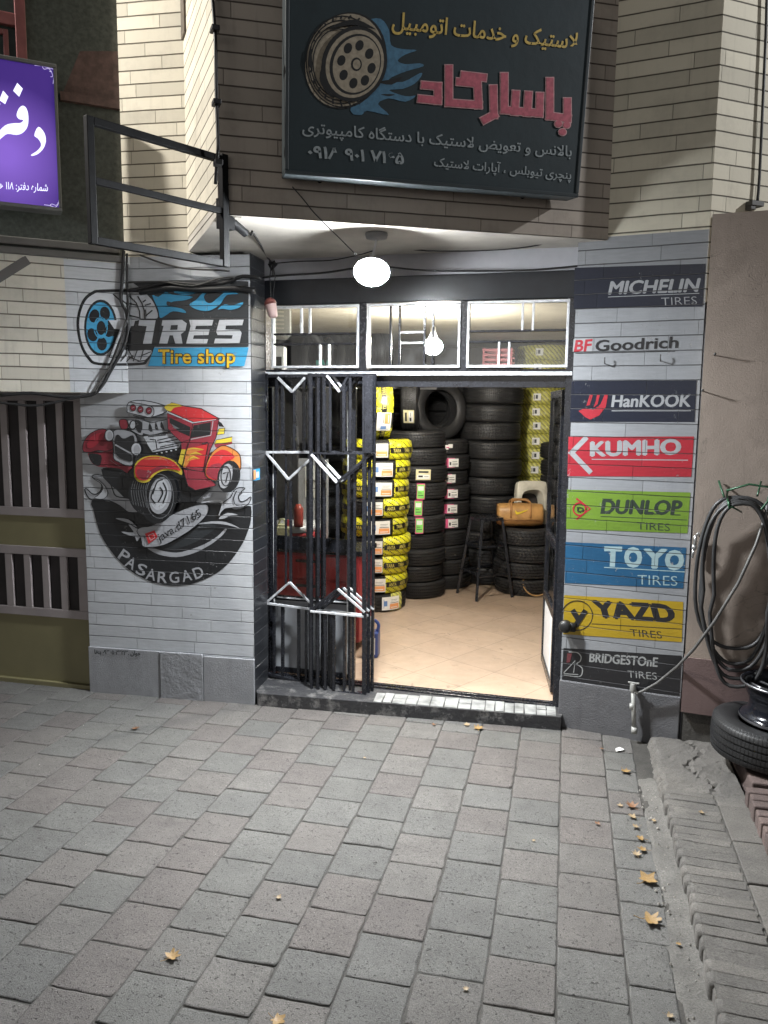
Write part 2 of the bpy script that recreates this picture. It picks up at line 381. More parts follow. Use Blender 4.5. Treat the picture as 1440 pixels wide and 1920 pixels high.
# ------------------------------------------------------------------ ground, pavers, gutter, kerbs
PV = R(12.9); PU = Vector((math.cos(PV), -math.sin(PV), 0)); PW = Vector((math.sin(PV), math.cos(PV), 0))
MP = Matrix.Identity(4)
for i in range(3): MP[i][0] = PU[i]; MP[i][1] = PW[i]
def uvp(x, y): p = onz(x, y); return p.dot(PU), p.dot(PW)
b = MB(); b.box((-40,-30,-.4), (40,30,-.0062)); g = b.build('ground', M_joint); g.matrix_world = MP; tag(g, kind='structure')
b = MB(); S = .2455; U0 = uvp(1042, 1920)[0]; V0 = uvp(1043, 1773)[1]; rr = random.Random(3)
for ci in range(-26, 3):
    u0 = U0 + ci*S; off = (V0 if ci == 0 else V0 + S*(.5 if ci % 2 else 0) + rr.uniform(-.03, .03))
    for rj in range(-26, 26):
        v0 = off + rj*S; u1 = u0+S; v1 = v0+S
        if v1 > 9: continue
        if ci == 1: u1 = u0 + .172 + rr.uniform(-.012, .012)
        if ci == 2: continue
        z0 = rr.uniform(-.0022, .0015); tx, ty = rr.uniform(-.006, .006), rr.uniform(-.006, .006); cu, cv = (u0+u1)/2, (v0+v1)/2; hu, hv = (u1-u0)/2, (v1-v0)/2; jx = rr.uniform(-.0015, .0015); SG = 7
        near = v0 < 4.6; prof = ((.0012, -.03), (.0014, -.007), (.0032, -.0022), (.0075, -.0004)) if near else ((.0012, -.03), (.0016, -.006), (.006, -.0006)); ed = []; chip = [1.0]*4
        for k in range(4): chip[k] = rr.choice((.6,.8,1,1,1.3,2.0))
        for sd in range(4):
            for q in range(SG): ed.append((sd, q/SG, rr.uniform(-.0012, .0020)*(1 if sd % 2 else 1.6) + (.0045 if rr.random() < .07 else 0)))
        n = len(b.v); NR = len(ed)
        for pi, (ins, z) in enumerate(prof):
            for sd, t_, jt in ed:
                e = ins + max(0, jt if pi else 0)*(1 if pi < 3 else 1.3); cr = .008*chip[sd] if t_ == 0 else 0
                x, y = ((-hu+2*hu*t_, -hv), (hu, -hv+2*hv*t_), (hu-2*hu*t_, hv), (-hu, hv-2*hv*t_))[sd]
                if t_ == 0: x *= 1-cr/hu*.5; y *= 1-cr/hv*.5
                x = max(-hu+e, min(hu-e, x)); y = max(-hv+e, min(hv-e, y)); b.v.append((cu+jx+x, cv+y, z+z0+x*tx+y*ty + (jt*.25 if pi else 0)))
        b.smooth = True
        for k in range(len(prof)-1):
            for e in range(NR): b.face((n+k*NR+e, n+k*NR+(e+1)%NR, n+(k+1)*NR+(e+1)%NR, n+(k+1)*NR+e))
        b.smooth = False; b.face([n+(len(prof)-1)*NR+e for e in range(NR)])
g = b.build('pavement', M_pave); g.matrix_world = MP; tag(g, kind='structure')
UG = U0 + S + .172; US = .553; ZR = .07; UR = .80; UK = .935; ZK = .15
b = MB(); rr = random.Random(5); NV = 150   # cement gutter strip, lumpy
def strip(b, u0, u1, v0, v1, nu, nv, zf):
    n = len(b.v)
    for j in range(nv+1):
        for i in range(nu+1):
            u, v = u0+(u1-u0)*i/nu, v0+(v1-v0)*j/nv; q = zf(u, v, i/nu, j/nv); b.v.append(q if isinstance(q, tuple) else (u, v, q))
    for j in range(nv):
        for i in range(nu): a = n+j*(nu+1)+i; b.face((a, a+1, a+nu+2, a+nu+1))
wob = [rr.uniform(-.02, .02) for _ in range(400)]
b.smooth = True
strip(b, UG-.012, US+.02, -1.0, 4.30, 8, 150, lambda u, v, a, c: (u + (wob[int(c*60)] if a == 0 else 0), v, -.004 + .006*math.sin(v*7+u*30) + rr.uniform(0, .006) - (.012 if a == 0 else 0) + .015*a*a))
tag(b.build('gutter', M_conc), kind='structure').matrix_world = MP
b = MB(); rr = random.Random(9); v = -1.0    # worn bricks laid across the raised strip
while v < 4.03:
    d = rr.uniform(.058, .072); e = US + rr.uniform(-.007, .007); z = ZR + rr.uniform(-.004, .003); sk = rr.uniform(-.012, .012)-.015; n = len(b.v)
    rows = ((-.10, 0), (-.012-rr.uniform(0,.010), .002), (-.003, .010), (0, .024)); pr = []
    NS = 6
    for zz_, ins in rows:
        ring = []
        for q in range(NS): t_ = q/NS; ring.append((e+ins+(UR-.004-e-2*ins*.4)*t_, v+ins*.22))
        for q in range(2): ring.append((UR-.004-ins*.3, v+ins*.35+(d-.002-ins*.44)*q/2))
        for q in range(NS): t_ = 1-q/NS; ring.append((e+ins+(UR-.004-e-2*ins*.4)*t_, v+d-.002-ins*.22))
        for q in range(2): ring.append((e+ins, v+d-.002-ins*.22-(d-.002-ins*.44)*q/2))
        pr.append([(x+rr.uniform(-.002,.002), y+rr.uniform(-.0014,.0014)+sk*(x-e)/.25, z+zz_+rr.uniform(-.0012,.0012)) for x, y in ring])
    NR = len(pr[0])
    for r_ in pr: b.v += r_
    b.smooth = True
    for k in range(3):
        for q in range(NR): b.face((n+k*NR+q, n+k*NR+(q+1)%NR, n+(k+1)*NR+(q+1)%NR, n+(k+1)*NR+q))
    b.smooth = False; b.face([n+3*NR+q for q in range(NR)]); v += d
b.smooth = False; b.box((US+.012, -1.0, -.1), (UR, 4.06, ZR-.0035))
b.smooth = False; strip(b, US-.005, UK+.02, 4.03, 4.75, 22, 34, lambda u, v, a, c: (u + (rr.uniform(-.010,.010) if 0 < a < 1 else (rr.uniform(-.012,.006) if a == 0 else 0)), v, ZR - .004 + .0015*math.sin(u*17+v*9) + .001*math.sin(u*41-v*33) + rr.uniform(-.0022, .0022) - (.05 if a == 0 else .006 if a < .06 else 0) - (.010 if abs(u-US-.22-.05*math.sin(v*14)) < .012 else 0)))
b.smooth = False; b.box((US, 4.05, -.1), (UK+.02, 4.74, ZR-.035))
tag(b.build('raised_strip', M_ramp), kind='structure').matrix_world = MP

b = MB(); rr = random.Random(11); v = -1.0   # flat slabs beside the ridges
while v < 4.06:
    d = min(.33, 4.06-v); z = ZR+rr.uniform(-.003, .004)
    b.box((UR+.004, v+.003, -.1), (UK+.03, v+d-.003, z)); v += .33
tag(bevel(b.build('edge_slabs', M_ramp), .006), kind='structure').matrix_world = MP
b = MB(); v = -1.0                           # red bricks on edge, the upper kerb
while v < 3.98:
    e = UK + rr.uniform(-.006, .006); z = ZK + rr.uniform(-.005, .004); b.box((e, v+.006, -.05), (e+.21, v+.068, z)); v += .074
v = -1.0
while v < 4.4:
    for k in range(6): b.box((UK+.218+k*.105, v+.004, -.05), (UK+.318+k*.105, v+.206, ZK-.004+rr.uniform(-.003,.003)))
    v += .21
b.box((UK+.01, -1, -.1), (UK+6, 3.97, ZK-.02)); b.box((UK+.05, 4.1, -.1), (UK+6, 4.6, ZK-.012))
tag(bevel(b.build('brick_pavement', M_redbrick), .008, 2), kind='structure').matrix_world = MP
# ------------------------------------------------------------------ left pillar
uLl = FL.px(160, 1000)[0]; uLr = FL.px(473, 950)[0]; ZLp = .325; ZLt = 2.942
pillL = thing('brick_pillar', 'grey painted stone pillar with a red hot rod mural, left of the shop door', 'pillar', FL.mat())
b = MB(); b.box((uLl, 0, ZLp-.01), (uLr, .26, ZLt)); b.build('shaft', M_greyL, pillL)
b = MB(); us = [uLl-.004] + [FL.px(x, 1260)[0] for x in (302, 382)] + [uLr+.004]
M_plrough = plaster('rough_plinth_render', (.29,.295,.31), .65, 1.0)
for i in range(3):
    b = MB(); b.box((us[i]+(.003 if i else 0), (-.016, -.022, -.014)[i], -.05), (us[i+1], .25, ZLp-(.012 if i == 2 else 0.0))); o = bevel(b.build('plinth_slab', M_plrough if i == 1 else M_plinth, pillL), .004)
    if i == 1: o['label'] = 'rough rendered middle slab of the plinth'
n_ = M_plrough.node_tree; [setattr(x.inputs['Scale'], 'default_value', 34) for x in n_.nodes if x.type == 'TEX_NOISE' and abs(x.inputs['Scale'].default_value-120) < 1]; [setattr(x.inputs['Distance'], 'default_value', .02) for x in n_.nodes if x.type == 'BUMP']
b = MB(); b.box((uLr+.0005, .003, .0), (uLr+.005, .275, 2.95))
tag(b.build('jamb', M_jamb, pillL), 'black painted inner side of the pillar beside the door')
# ------------------------------------------------------------------ chamfered wall over the garage gate
beam = thing('brick_wall', 'low cream stone wall panel over the garage gate, half painted grey', 'wall', FB.mat())
ub = FB.px(130, 620)[0]
b = MB(); b.box((-2.2, 0, 2.072), (-.001, .28, 2.905)); b.build('wall_face', M_creamB, beam)
b = MB(); u0 = FB.px(122, 560)[0]; u1 = FB.px(132, 730)[0]
b.poly([(u1,-.0012,2.0735),(-.002,-.0012,2.0735),(-.002,-.0012,2.90),(u0,-.0012,2.90)]); tag(b.build('painted_end', M_greyB, beam), 'grey painted end of the wall')
# ------------------------------------------------------------------ dark granite wall with the red window, above
M_gran = mat('dark_granite', (.055,.062,.055), .32, var=.35, vs=45); M_gred = mat('reddish_granite', (.085,.05,.045), .4, var=.35, vs=30)
gran = thing('granite_wall', 'dark polished granite wall behind the purple lightbox sign', 'wall', FB.mat())
b = MB(); b.box((-2.4, .12, 2.905), (.12, .30, 5.2)); b.build('slab', M_gran, gran)
b = MB(); q = [FB.px(x, y, .118) for x, y in ((116,178),(230,200),(236,96),(150,96))]
b.poly([(u, .118, v) for u, v in q]); b.build('reddish_patch', M_gred, gran)
b = MB(); b.box((-2.4, -.03, 2.905), (-.02, .119, 2.945)); b.box((-2.4, .05, 2.975), (-.02, .119, 3.02)); bevel(b.build('ledge', mat('dark_ledge', (.10,.095,.09), .5), gran), .006)
b = MB(); q = [FB.px(x, y, .117) for x, y in ((112,172),(232,195),(232,206),(112,190))]; b.box((q[0][0], .08, min(q[2][1],q[3][1])), (q[1][0], .119, min(q[2][1],q[3][1])+.05)); b.build('cornice', M_gred, gran)
M_rfr = mat('red_window_frame', (.16,.055,.055), .4, var=.2, vs=12); M_gl = None
def glass(name, tint=(1,1,1), rough=0.0, dirt=.05):
    t = NT(name); t.out((.9*tint[0],.92*tint[1],.92*tint[2]), rough, Transmission_Weight=1.0, IOR=1.45)
    tr = t.n('ShaderNodeBsdfTransparent'); gl = t.n('ShaderNodeBsdfGlossy'); gl.inputs['Roughness'].default_value = .02
    df = t.n('ShaderNodeBsdfDiffuse'); df.inputs['Color'].default_value = (.5,.5,.5,1)
    tr.inputs['Color'].default_value = (.88*tint[0],.9*tint[1],.9*tint[2],1); fr = t.n('ShaderNodeFresnel'); fr.inputs['IOR'].default_value = 1.5
    mx = t.n('ShaderNodeMixShader'); t.t.links.new(fr.outputs[0], mx.inputs[0]); t.t.links.new(tr.outputs[0], mx.inputs[1]); t.t.links.new(gl.outputs[0], mx.inputs[2])
    m2 = t.n('ShaderNodeMixShader'); t.put(m2.inputs[0], t.math('MULTIPLY', t.ramp(t.noise(7, detail=6), .45, .8), dirt)); t.t.links.new(mx.outputs[0], m2.inputs[1]); t.t.links.new(df.outputs[0], m2.inputs[2])
    t.t.links.new(m2.outputs[0], t.n('ShaderNodeOutputMaterial').inputs[0]); t.t.nodes['Material Output'].is_active_output = False
    [n for n in t.t.nodes if n.type == 'OUTPUT_MATERIAL'][-1].is_active_output = True
    return t.m
M_glass = glass('window_glass'); M_gldark = mat('dark_window_pane', (.03,.04,.036), .12, var=.3, vs=9)
win = thing('window', 'red framed upper window in the dark granite wall, cut by the photo edge', 'window', FB.mat())
ux = FB.px(49, 60, .1)[0]; zz = FB.px(30, 105, .1)[1]; zr = FB.px(30, 40, .1)[1]
b = MB(); b.box((ux-.06,.07,zz-.35),(ux,.119,4.9)); b.box((ux-1.0,.075,zr-.035),(ux-.06,.119,zr+.035)); b.box((ux-.13,.085,zz-.3),(ux-.10,.119,zr-.06)); b.box((ux-1,.085,zr-.09),(ux-.13,.119,zr-.06)); bevel(b.build('frame', M_rfr, win), .004)
b = MB(); b.box((ux-1.0,.11,zz-.3),(ux-.06,.1185,4.9)); b.build('pane', M_gldark, win)
# ------------------------------------------------------------------ upper storey walls
uA = FL.px(352, 480)[0]; uC0 = FL.px(222, 120)[0]
upl = thing('brick_wall', 'tall lit strip of cream stone wall above the tire logo', 'wall', FL.mat())
b = MB(); b.box((uC0, .0, ZLt), (uA+.02, .3, 5.2)); b.build('wall_face', M_cream, upl)
bay = thing('bay_wall', 'shaded upper storey bay of cream stone that overhangs the shop door', 'wall', FP.mat())
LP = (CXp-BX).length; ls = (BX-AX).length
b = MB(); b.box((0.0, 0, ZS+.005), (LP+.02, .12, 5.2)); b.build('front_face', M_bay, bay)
b = MB(); b.box((0, 0.001, 3.05), (ls, .12, 5.2)); o = b.build('side_face', M_cream, bay); o.matrix_local = FP.mat().inverted() @ FS.mat(); o['label'] = 'brightly lit narrow side of the bay'
b = MB(); b.box((0.01, 0.004, ZS-.005), (ls-.002, .12, 3.05)); o = b.build('edge_band', M_soffit, bay); o.matrix_local = FP.mat().inverted() @ FS.mat()
b = MB(); pts = [AX, BX, CXp, FR.glob((CU_+.05, .5, 0)), FD.glob((-.9, .6, 0)), FL.glob((uA-.1, .5, 0))]
lo = [FP.loc(Vector((p.x, p.y, ZS))) for p in pts]; hi = [p+Vector((0,0,.04)) for p in lo]
lo[0] += Vector((.01,.01,0)); b.poly(lo[::-1]); b.poly(hi); b.build('soffit', M_soffit, bay)
b = MB(); b.box((-.02, -.22, 4.36), (LP-.02, .3, 4.5)); b.build('balcony_slab', M_soffit, bay)
b = MB(); wu = FS.px(346, 60)[0]; wz = FS.px(344, 74)[1]; b.box((.0,-.012,wz),(.13,-.0005,5.2)); o = b.build('window_edge', mat('brown_window_edge', (.09,.07,.055), .5), bay); o.matrix_local = FP.mat().inverted() @ FS.mat()
upr = thing('brick_wall', 'wide shaded upper wall of weathered stone above the painted tire adverts', 'wall', FR.mat())
b = MB(); b.box((CU_-.1, 0, 2.99), (EU, .25, 5.2)); b.build('wall_face', M_creamR, upr)
upe = thing('brick_wall', 'bright upper strip of cracked cream stone above the plaster wall at the right edge', 'wall', FE.mat())
b = MB(); b.box((-.003, 0.002, 2.6), (1.4, .2, 5.2)); b.build('wall_face', M_creamR, upe)
# ------------------------------------------------------------------ right pillar and plaster wall
pillR = thing('brick_pillar', 'stone pillar with a ladder of painted tire brand adverts, right of the shop door', 'pillar', FR.mat())
uRl = FR.px(1066, 900)[0]; zRp = FR.px(1160, 1290)[1]
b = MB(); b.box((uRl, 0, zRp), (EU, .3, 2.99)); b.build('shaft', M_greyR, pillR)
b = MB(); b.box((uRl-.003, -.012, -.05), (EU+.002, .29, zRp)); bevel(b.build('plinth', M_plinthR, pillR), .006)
pw = thing('plaster_wall', 'pinkish plastered wall with a red brown dado at the right edge', 'wall', FW.mat())
zt = FW.px(1345, 401)[1]; zd = FW.px(1279, 1231)[1]; zb = FW.px(1276, 1333)[1]
b = MB(); b.box((0, 0, zd), (3.0, .2, zt)); b.build('plaster_face', M_plast, pw)
b = MB(); b.box((-.004, -.012, zb), (3.0, .19, zd)); b.build('dado', M_dado, pw)
b = MB(); b.box((0.01, .02, -.1), (3.0, .19, zb)); b.build('footing', concrete('crumbled_footing', (.08,.075,.068), .4, 14), pw)
# ------------------------------------------------------------------ garage gate
M_gfr = mat('gate_slat_paint', (.31,.275,.275), .5, var=.1, vs=6); M_gol = mat('olive_gate_sheet', (.20,.18,.095), .55, var=.1, vs=3, bs=.1); M_gdk = mat('gate_dark_gap', (.014,.010,.011), .6, var=.5, vs=5); M_gdk2 = mat('gate_brown_gap', (.016,.011,.010), .5)
gate = thing('garage_gate', 'olive steel garage gate with two rows of pale upright slats', 'gate', FG.mat())
def gz(y): return FG.px(80, y)[1]
def gu(x, y=850): return FG.px(x, y)[0]
b = MB(); b.box((-2.2, .012, -.02), (.35, .06, 2.25)); b.build('back_sheet', M_gdk, gate)
b = MB(); b.box((-2.2, .0, gz(1028)+.002), (.3, .0112, gz(963)-.002)); b.box((-2.2, .0, .03), (.3, .0112, gz(1150)-.002)); b.box((-2.2,-.03,-.02),(.3,.011,.03)); bevel(b.build('olive_panel', M_gol, gate), .003)
b = MB()
for z0, z1, op in ((gz(968), gz(735), ((-60,-15),(-17,5),(17.5,39.5),(52.6,74),(86.6,109),(121,142.6))), (gz(1155), gz(1025), ((-70,-25),(-9,13),(26,48),(60,81.5),(93.4,115),(127.5,148.5)))):
    yy = 850 if z1 > 1.5 else 1090; b.box((-2.2,-.012,z1-.06),(.3,.011,z1)); b.box((-2.2,-.012,z0),(.3,.011,z0+.06))
    es = [gu(x, yy) for x in (op[1][1], op[2][0], op[2][1], op[3][0], op[3][1], op[4][0], op[4][1], op[5][0], op[5][1])] + [.3]
    p = es[1]-es[0]; k = es[0]
    for i in range(0, 10, 2): b.box((es[i], -.010, z0+.06), (es[i+1], .0105, z1-.06))
    st = es[3]-es[1]
    for i in range(1, 9): b.box((es[0]-st*i, -.010, z0+.06), (es[0]-st*i+p, .0105, z1-.06))
    b2 = b
bevel(b.build('slat_frame', M_gfr, gate), .003)
# ------------------------------------------------------------------ threshold step and shop floor
def step_mat():
    t = NT('worn_step_paint'); w_ = t.ramp(t.noise(7, detail=9, rough=.75), .50, .62); c = t.mix(w_, (.028,.028,.031), (.17,.165,.16)); c = t.mix(t.math('MULTIPLY', t.ramp(t.noise(30, detail=5), .5, .7), .5), c, (.05,.05,.05))
    return t.out(c, .6, 0, t.bump(t.math('ADD', t.noise(60, detail=5), t.math('MULTIPLY', w_, -.8)), .8, .006))
step = thing('door_step', 'black stone door step edged with small white tiles', 'step')
f0, f1 = onz(483, 1300, ZF), onz(1052, 1345, ZF); bk0, bk1 = FD.glob((-1.0,.08,0)), FD.glob((1.3,.08,0))
b = MB(); pts = [Vector((f0.x,f0.y,0)), Vector((f1.x,f1.y,0)), Vector((bk1.x,bk1.y,0)), Vector((bk0.x,bk0.y,0))]
for k, z in ((0,-.05),(1,ZF)): b.poly([(p.x,p.y,z) for p in (pts if k else pts[::-1])])
for i in range(4): p, q = pts[i], pts[(i+1)%4]; b.poly([(p.x,p.y,-.05),(q.x,q.y,-.05),(q.x,q.y,ZF),(p.x,p.y,ZF)])
bevel(b.build('slab', step_mat(), step), .008)
M_tile = mat('white_edge_tile', (.27,.275,.27), .4, var=.5, vs=11, bs=.3)
b = MB(); d = (f1-f0); L = d.length; d /= L; nrm = Vector((-d.y, d.x, 0)); t0 = (onz(700,1312,ZF)-f0).dot(d); k = t0; rr = random.Random(2)
while k < L-.09:
    wd = rr.choice((.062,.078,.084,.09)); dd = rr.uniform(.165,.185)
    q = lambda a, c_, z: tuple(f0 + d*(k+a) + nrm*c_ + Vector((0,0,z)))
    cuts = [(.006,dd)] if rr.random() < .55 else [(.004,dd*.52),(dd*.55,dd)]
    for c0, c1 in cuts:
        if rr.random() < .12: continue
        z = .004+rr.uniform(0,.0015); a = [(.004+rr.uniform(0,.005),c0+rr.uniform(0,.008)),(wd-.002,c0+rr.uniform(0,.006)),(wd-.002,c1),(.002,c1)]
        b.poly([q(x,y,z) for x,y in a])
        for i in range(4): b.poly([q(*a[i],0),q(*a[(i+1)%4],0),q(*a[(i+1)%4],z),q(*a[i],z)])
    k += wd
b.build('edge_tiles', M_tile, step)
M_floor = None
def make_floor():
    t = NT('shop_floor_tiles'); s = t.n('ShaderNodeMapping'); s.inputs['Rotation'].default_value = (0,0,R(28)); t.t.links.new(t.obj(), s.inputs[0])
    br = t.n('ShaderNodeTexBrick', offset=0.0); br.inputs['Scale'].default_value = 1; br.inputs['Brick Width'].default_value = .42; br.inputs['Row Height'].default_value = .42; br.inputs['Mortar Size'].default_value = .0022
    br.inputs['Color1'].default_value = (.50,.375,.275,1); br.inputs['Color2'].default_value = (.455,.34,.25,1); br.inputs['Mortar'].default_value = (.22,.17,.13,1); t.t.links.new(s.outputs[0], br.inputs['Vector'])
    c = t.mix(t.ramp(t.noise(5, detail=8, rough=.7), .35, .72), scl((1,1,1), .78), (1,1,1)); c = t.mix(1.0, br.outputs[0], c, 'MULTIPLY')
    c = t.mix(t.math('MULTIPLY', t.ramp(t.noise(12, detail=6), .60, .68), .28), c, (.24,.18,.135)); c = t.mix(t.math('MULTIPLY', t.ramp(t.noise(6.5, detail=6, dist=2.0), .66, .69), .6), c, (.15,.12,.09))
    return t.out(c, t.math('ADD', .22, t.math('MULTIPLY', t.noise(8), .3)), 0, None)
b = MB(); b.box((-2.2, .03, -.05), (1.75, 5.0, ZF)); o = b.build('floor', make_floor()); o.matrix_world = FD.mat(); tag(o, kind='structure')
# ------------------------------------------------------------------ shop room
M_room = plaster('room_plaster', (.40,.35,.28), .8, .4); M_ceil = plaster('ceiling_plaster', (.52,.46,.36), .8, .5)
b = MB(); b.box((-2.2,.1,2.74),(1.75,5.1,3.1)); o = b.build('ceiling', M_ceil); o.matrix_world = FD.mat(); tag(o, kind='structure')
M_dim = plaster('shaded_room_plaster', (.10,.095,.09), .8, .4)  # room plaster with the gloom of the shop put into its colour
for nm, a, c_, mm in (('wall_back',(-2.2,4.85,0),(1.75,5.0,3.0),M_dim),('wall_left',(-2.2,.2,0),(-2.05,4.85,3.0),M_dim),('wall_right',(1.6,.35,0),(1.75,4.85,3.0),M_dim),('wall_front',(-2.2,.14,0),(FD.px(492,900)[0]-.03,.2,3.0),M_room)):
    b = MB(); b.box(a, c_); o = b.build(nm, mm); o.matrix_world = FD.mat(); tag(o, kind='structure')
# ------------------------------------------------------------------ shop front: lintel, transom windows, door frame
def D3(x, y, d=0.0): return FD.p3(x, y, d)
uL, uR = FD.px(494, 900)[0], FD.px(1062, 800)[0]; uR2 = FD.px(1048, 1100)[0]
zLed = FD.px(780, 701)[1]; zWt = FD.px(780, 572)[1]; zWb = FD.px(780, 691)[1]; zBt = FD.px(780, 516)[1]
front = thing('shop_front', 'black metal shop front with lintel, three transom windows and open door leaves', 'shop front', FD.mat())
b = MB(); b.box((uL-.12, .0, zWt+.02), (uR+.07, .12, zBt)); bevel(b.build('lintel_panel', M_blackw, front), .006)
b = MB(); b.box((uL-.12, .012, zBt+.001), (uR+.07, .14, 2.97)); b.build('header_band', M_lilac, front)
# frame stiles, rails and mullions
b = MB(); X = [FD.px(x, 630)[0] for x in (508, 674, 688, 863, 877, 1065)]
b.box((uL-.02,-.02,ZF),(uL+.035,.08,zWt+.02)); b.box((uR2-.01,-.02,ZF),(uR2+.05,.08,zWt+.02)); b.box((uR2+.05,.0,ZF),(uR+.04,.08,zWt+.02))
b.box((X[1],-.01,zLed),(X[2],.07,zWt+.019)); b.box((X[3],-.01,zLed),(X[4],.07,zWt+.019)); b.box((uL+.035,-.004,zWb-.03),(uR2-.01,.07,zWb-.005)); b.box((X[5],-.006,zLed),(uR2-.0105,.07,zWt+.019)) if X[5] < uR2-.02 else None
b.box((uL+.035,.0,zLed-.085),(uR2-.01,.06,zLed-.012))
b.box((uL,-.03,ZF-.01),(uR2,.0,ZF+.012)); b.box((uL,.012,ZF-.01),(uR2,.045,ZF+.016))
bevel(b.build('door_frame', M_black, front), .003)
b = MB(); b.box((uL+.0,-.045,zLed-.012),(uR2+.03,-.0205,zLed+.012)); bevel(b.build('ledge', M_silver, front), .003)
def transom(cs, vs, hs, lab):
    """cs: corner px tl, br; vs: vertical bars (x, y0, y1); hs: horizontal bars (y, x0, x1)"""
    (x0, y0), (x1, y1) = cs; a = D3(x0, (y0), -.012); c = D3(x1, y1, -.012); z0, z1 = zWb+.004, zWt+.012; wv = .016
    f = MB(); u0, u1 = a.x, c.x
    f.box((u0,-.022,z0),(u1,.02,z0+wv)); f.box((u0,-.022,z1-wv),(u1,.02,z1)); f.box((u0,-.022,z0+wv),(u0+wv,.02,z1-wv)); f.box((u1-wv,-.022,z0+wv),(u1,.02,z1-wv))
    fo = bevel(f.build('transom_window', M_silver, front), .002); fo['label'] = lab
    g = MB(); g.box((u0+wv*.5,.003,z0+wv*.5),(u1-wv*.5,.007,z1-wv*.5)); g.build('pane', M_glass, fo)
    k = 0
    for x, p, q, s_ in vs:
        A, B = D3(x, p, -.012), D3(x, q, -.012); k += .0005; r = MB(); r.box((A.x-.0065,-.019+k,max(z0+wv,B.z)),(A.x+.0065,.002,min(z1-wv,A.z))); r.build('silver_bar' if s_ else 'black_bar', M_silver if s_ else M_black, fo)
    for y, p, q, s_ in hs:
        A, B = D3(p, y, -.012), D3(q, y, -.012); k += .0005; zc = D3((p+q)/2, y, -.012).z; r = MB(); r.box((max(A.x,u0+wv),-.019+k,zc-.0065),(min(B.x,u1-wv),.002,zc+.0065)); r.build('silver_bar' if s_ else 'black_bar', M_silver if s_ else M_black, fo)
transom(((509,577),(673,692)), ((565,570,625,1),(581,570,625,1),(600,645,700,1),(617,645,700,1)), ((626,509,673,0),(645,509,673,0)), 'left transom window with silver bars')
transom(((689,575),(862,692)), ((733,570,700,0),(750,570,700,0),(797,570,700,0),(813,570,700,0)), ((623,750,797,1),(643,750,797,1)), 'middle transom window with an H of bars')
transom(((877,572),(1064,691)), ((981,560,619,1),(1001,560,619,1),(936,641,700,1),(955,641,700,1)), ((620,877,1064,0),(640,877,1064,0)), 'right transom window')
# left glazed leaf, closed, behind the folding gate
leaf = MB(); uG = FD.px(690, 1000, .05)[0]; gx = [FD.px(x, 1000, .05)[0] for x in (515, 655)]; gzv = [FD.px(520, y, .05)[1] for y in (1248, 1118, 1026, 1012, 720)]
leaf.box((uL+.036,.03,ZF+.02),(gx[0],.07,zLed-.09)); leaf.box((gx[1],.03,ZF+.02),(gx[1]+.045,.07,zLed-.09)); leaf.box((gx[0],.031,ZF+.02),(gx[1],.069,gzv[0])); leaf.box((gx[0],.031,gzv[2]-.01),(gx[1],.069,gzv[3]+.03)); leaf.box((gx[0],.031,gzv[1]-.02),(gx[1],.069,gzv[1]+.01))
lo = bevel(leaf.build('door_leaf', M_black, front), .003); lo['label'] = 'closed glazed door leaf behind the folding gate'
b = MB(); b.box((gx[0]-.004,.047,gzv[3]+.026),(gx[1]+.004,.053,zLed-.088)); b.box((gx[0]-.004,.047,gzv[1]+.006),(gx[1]+.004,.053,gzv[2]-.006)); b.build('pane', M_glass, lo)
b = MB(); b.box((gx[0]-.004,.044,gzv[0]-.004),(gx[1]+.004,.056,gzv[1]-.016)); b.build('lower_board', mat('grey_door_board', (.30,.31,.33), .5, var=.15, vs=3), lo)
b = MB()
for x in (gx[0], gx[1]-.008): b.box((x,.024,gzv[0]),(x+.008,.0305,zLed-.09))
b.box((gx[0]+.008,.024,gzv[1]-.004),(gx[1]-.008,.0305,gzv[1]+.004)); b.build('beading', M_silver, lo)
# right leaf, swung into the shop
p0 = onz(1036, 1303, ZF); p1 = onz(1018, 1240, ZF); p0l, p1l = FD.loc(p0), FD.loc(p1)
FLf = Fr((p0.x, p0.y, 0), math.atan2(p1.y-p0.y, p1.x-p0.x)); Lf = (p1-p0).length
Mr = FD.mat().inverted() @ FLf.mat()
b = MB(); zz_ = (ZF+.02, .30, .36, .86, .92, 1.42, 1.48, zLed-.10); wv = .045
for u in (0, Lf-wv): b.box((u,-.018,ZF+.015),(u+wv,.018,zLed-.09))
for z0, z1 in ((ZF+.016,.16),(.60,.66),(1.06,1.12),(zLed-.14,zLed-.091)): b.box((wv,-.017,z0),(Lf-wv,.017,z1))
ro = bevel(b.build('door_leaf', M_black, front), .003); ro.matrix_local = Mr; ro['label'] = 'open door leaf swung inward at the right jamb'
b = MB(); b.box((wv-.004,-.006,.156),(Lf-wv+.004,.006,.604)); b.build('lower_board', M_white, ro)
b = MB(); b.box((wv-.004,-.003,.656),(Lf-wv+.004,.003,1.064)); b.box((wv-.004,-.003,1.116),(Lf-wv+.004,.003,zLed-.138)); b.build('pane', M_glass, ro)
b = MB()
for z0, z1 in ((.16,.60),(.66,1.06),(1.12,zLed-.14)):
    for u in (wv, Lf-wv-.007): b.box((u,-.0225,z0),(u+.007,-.0175,z1))
b.build('beading', M_silver, ro)
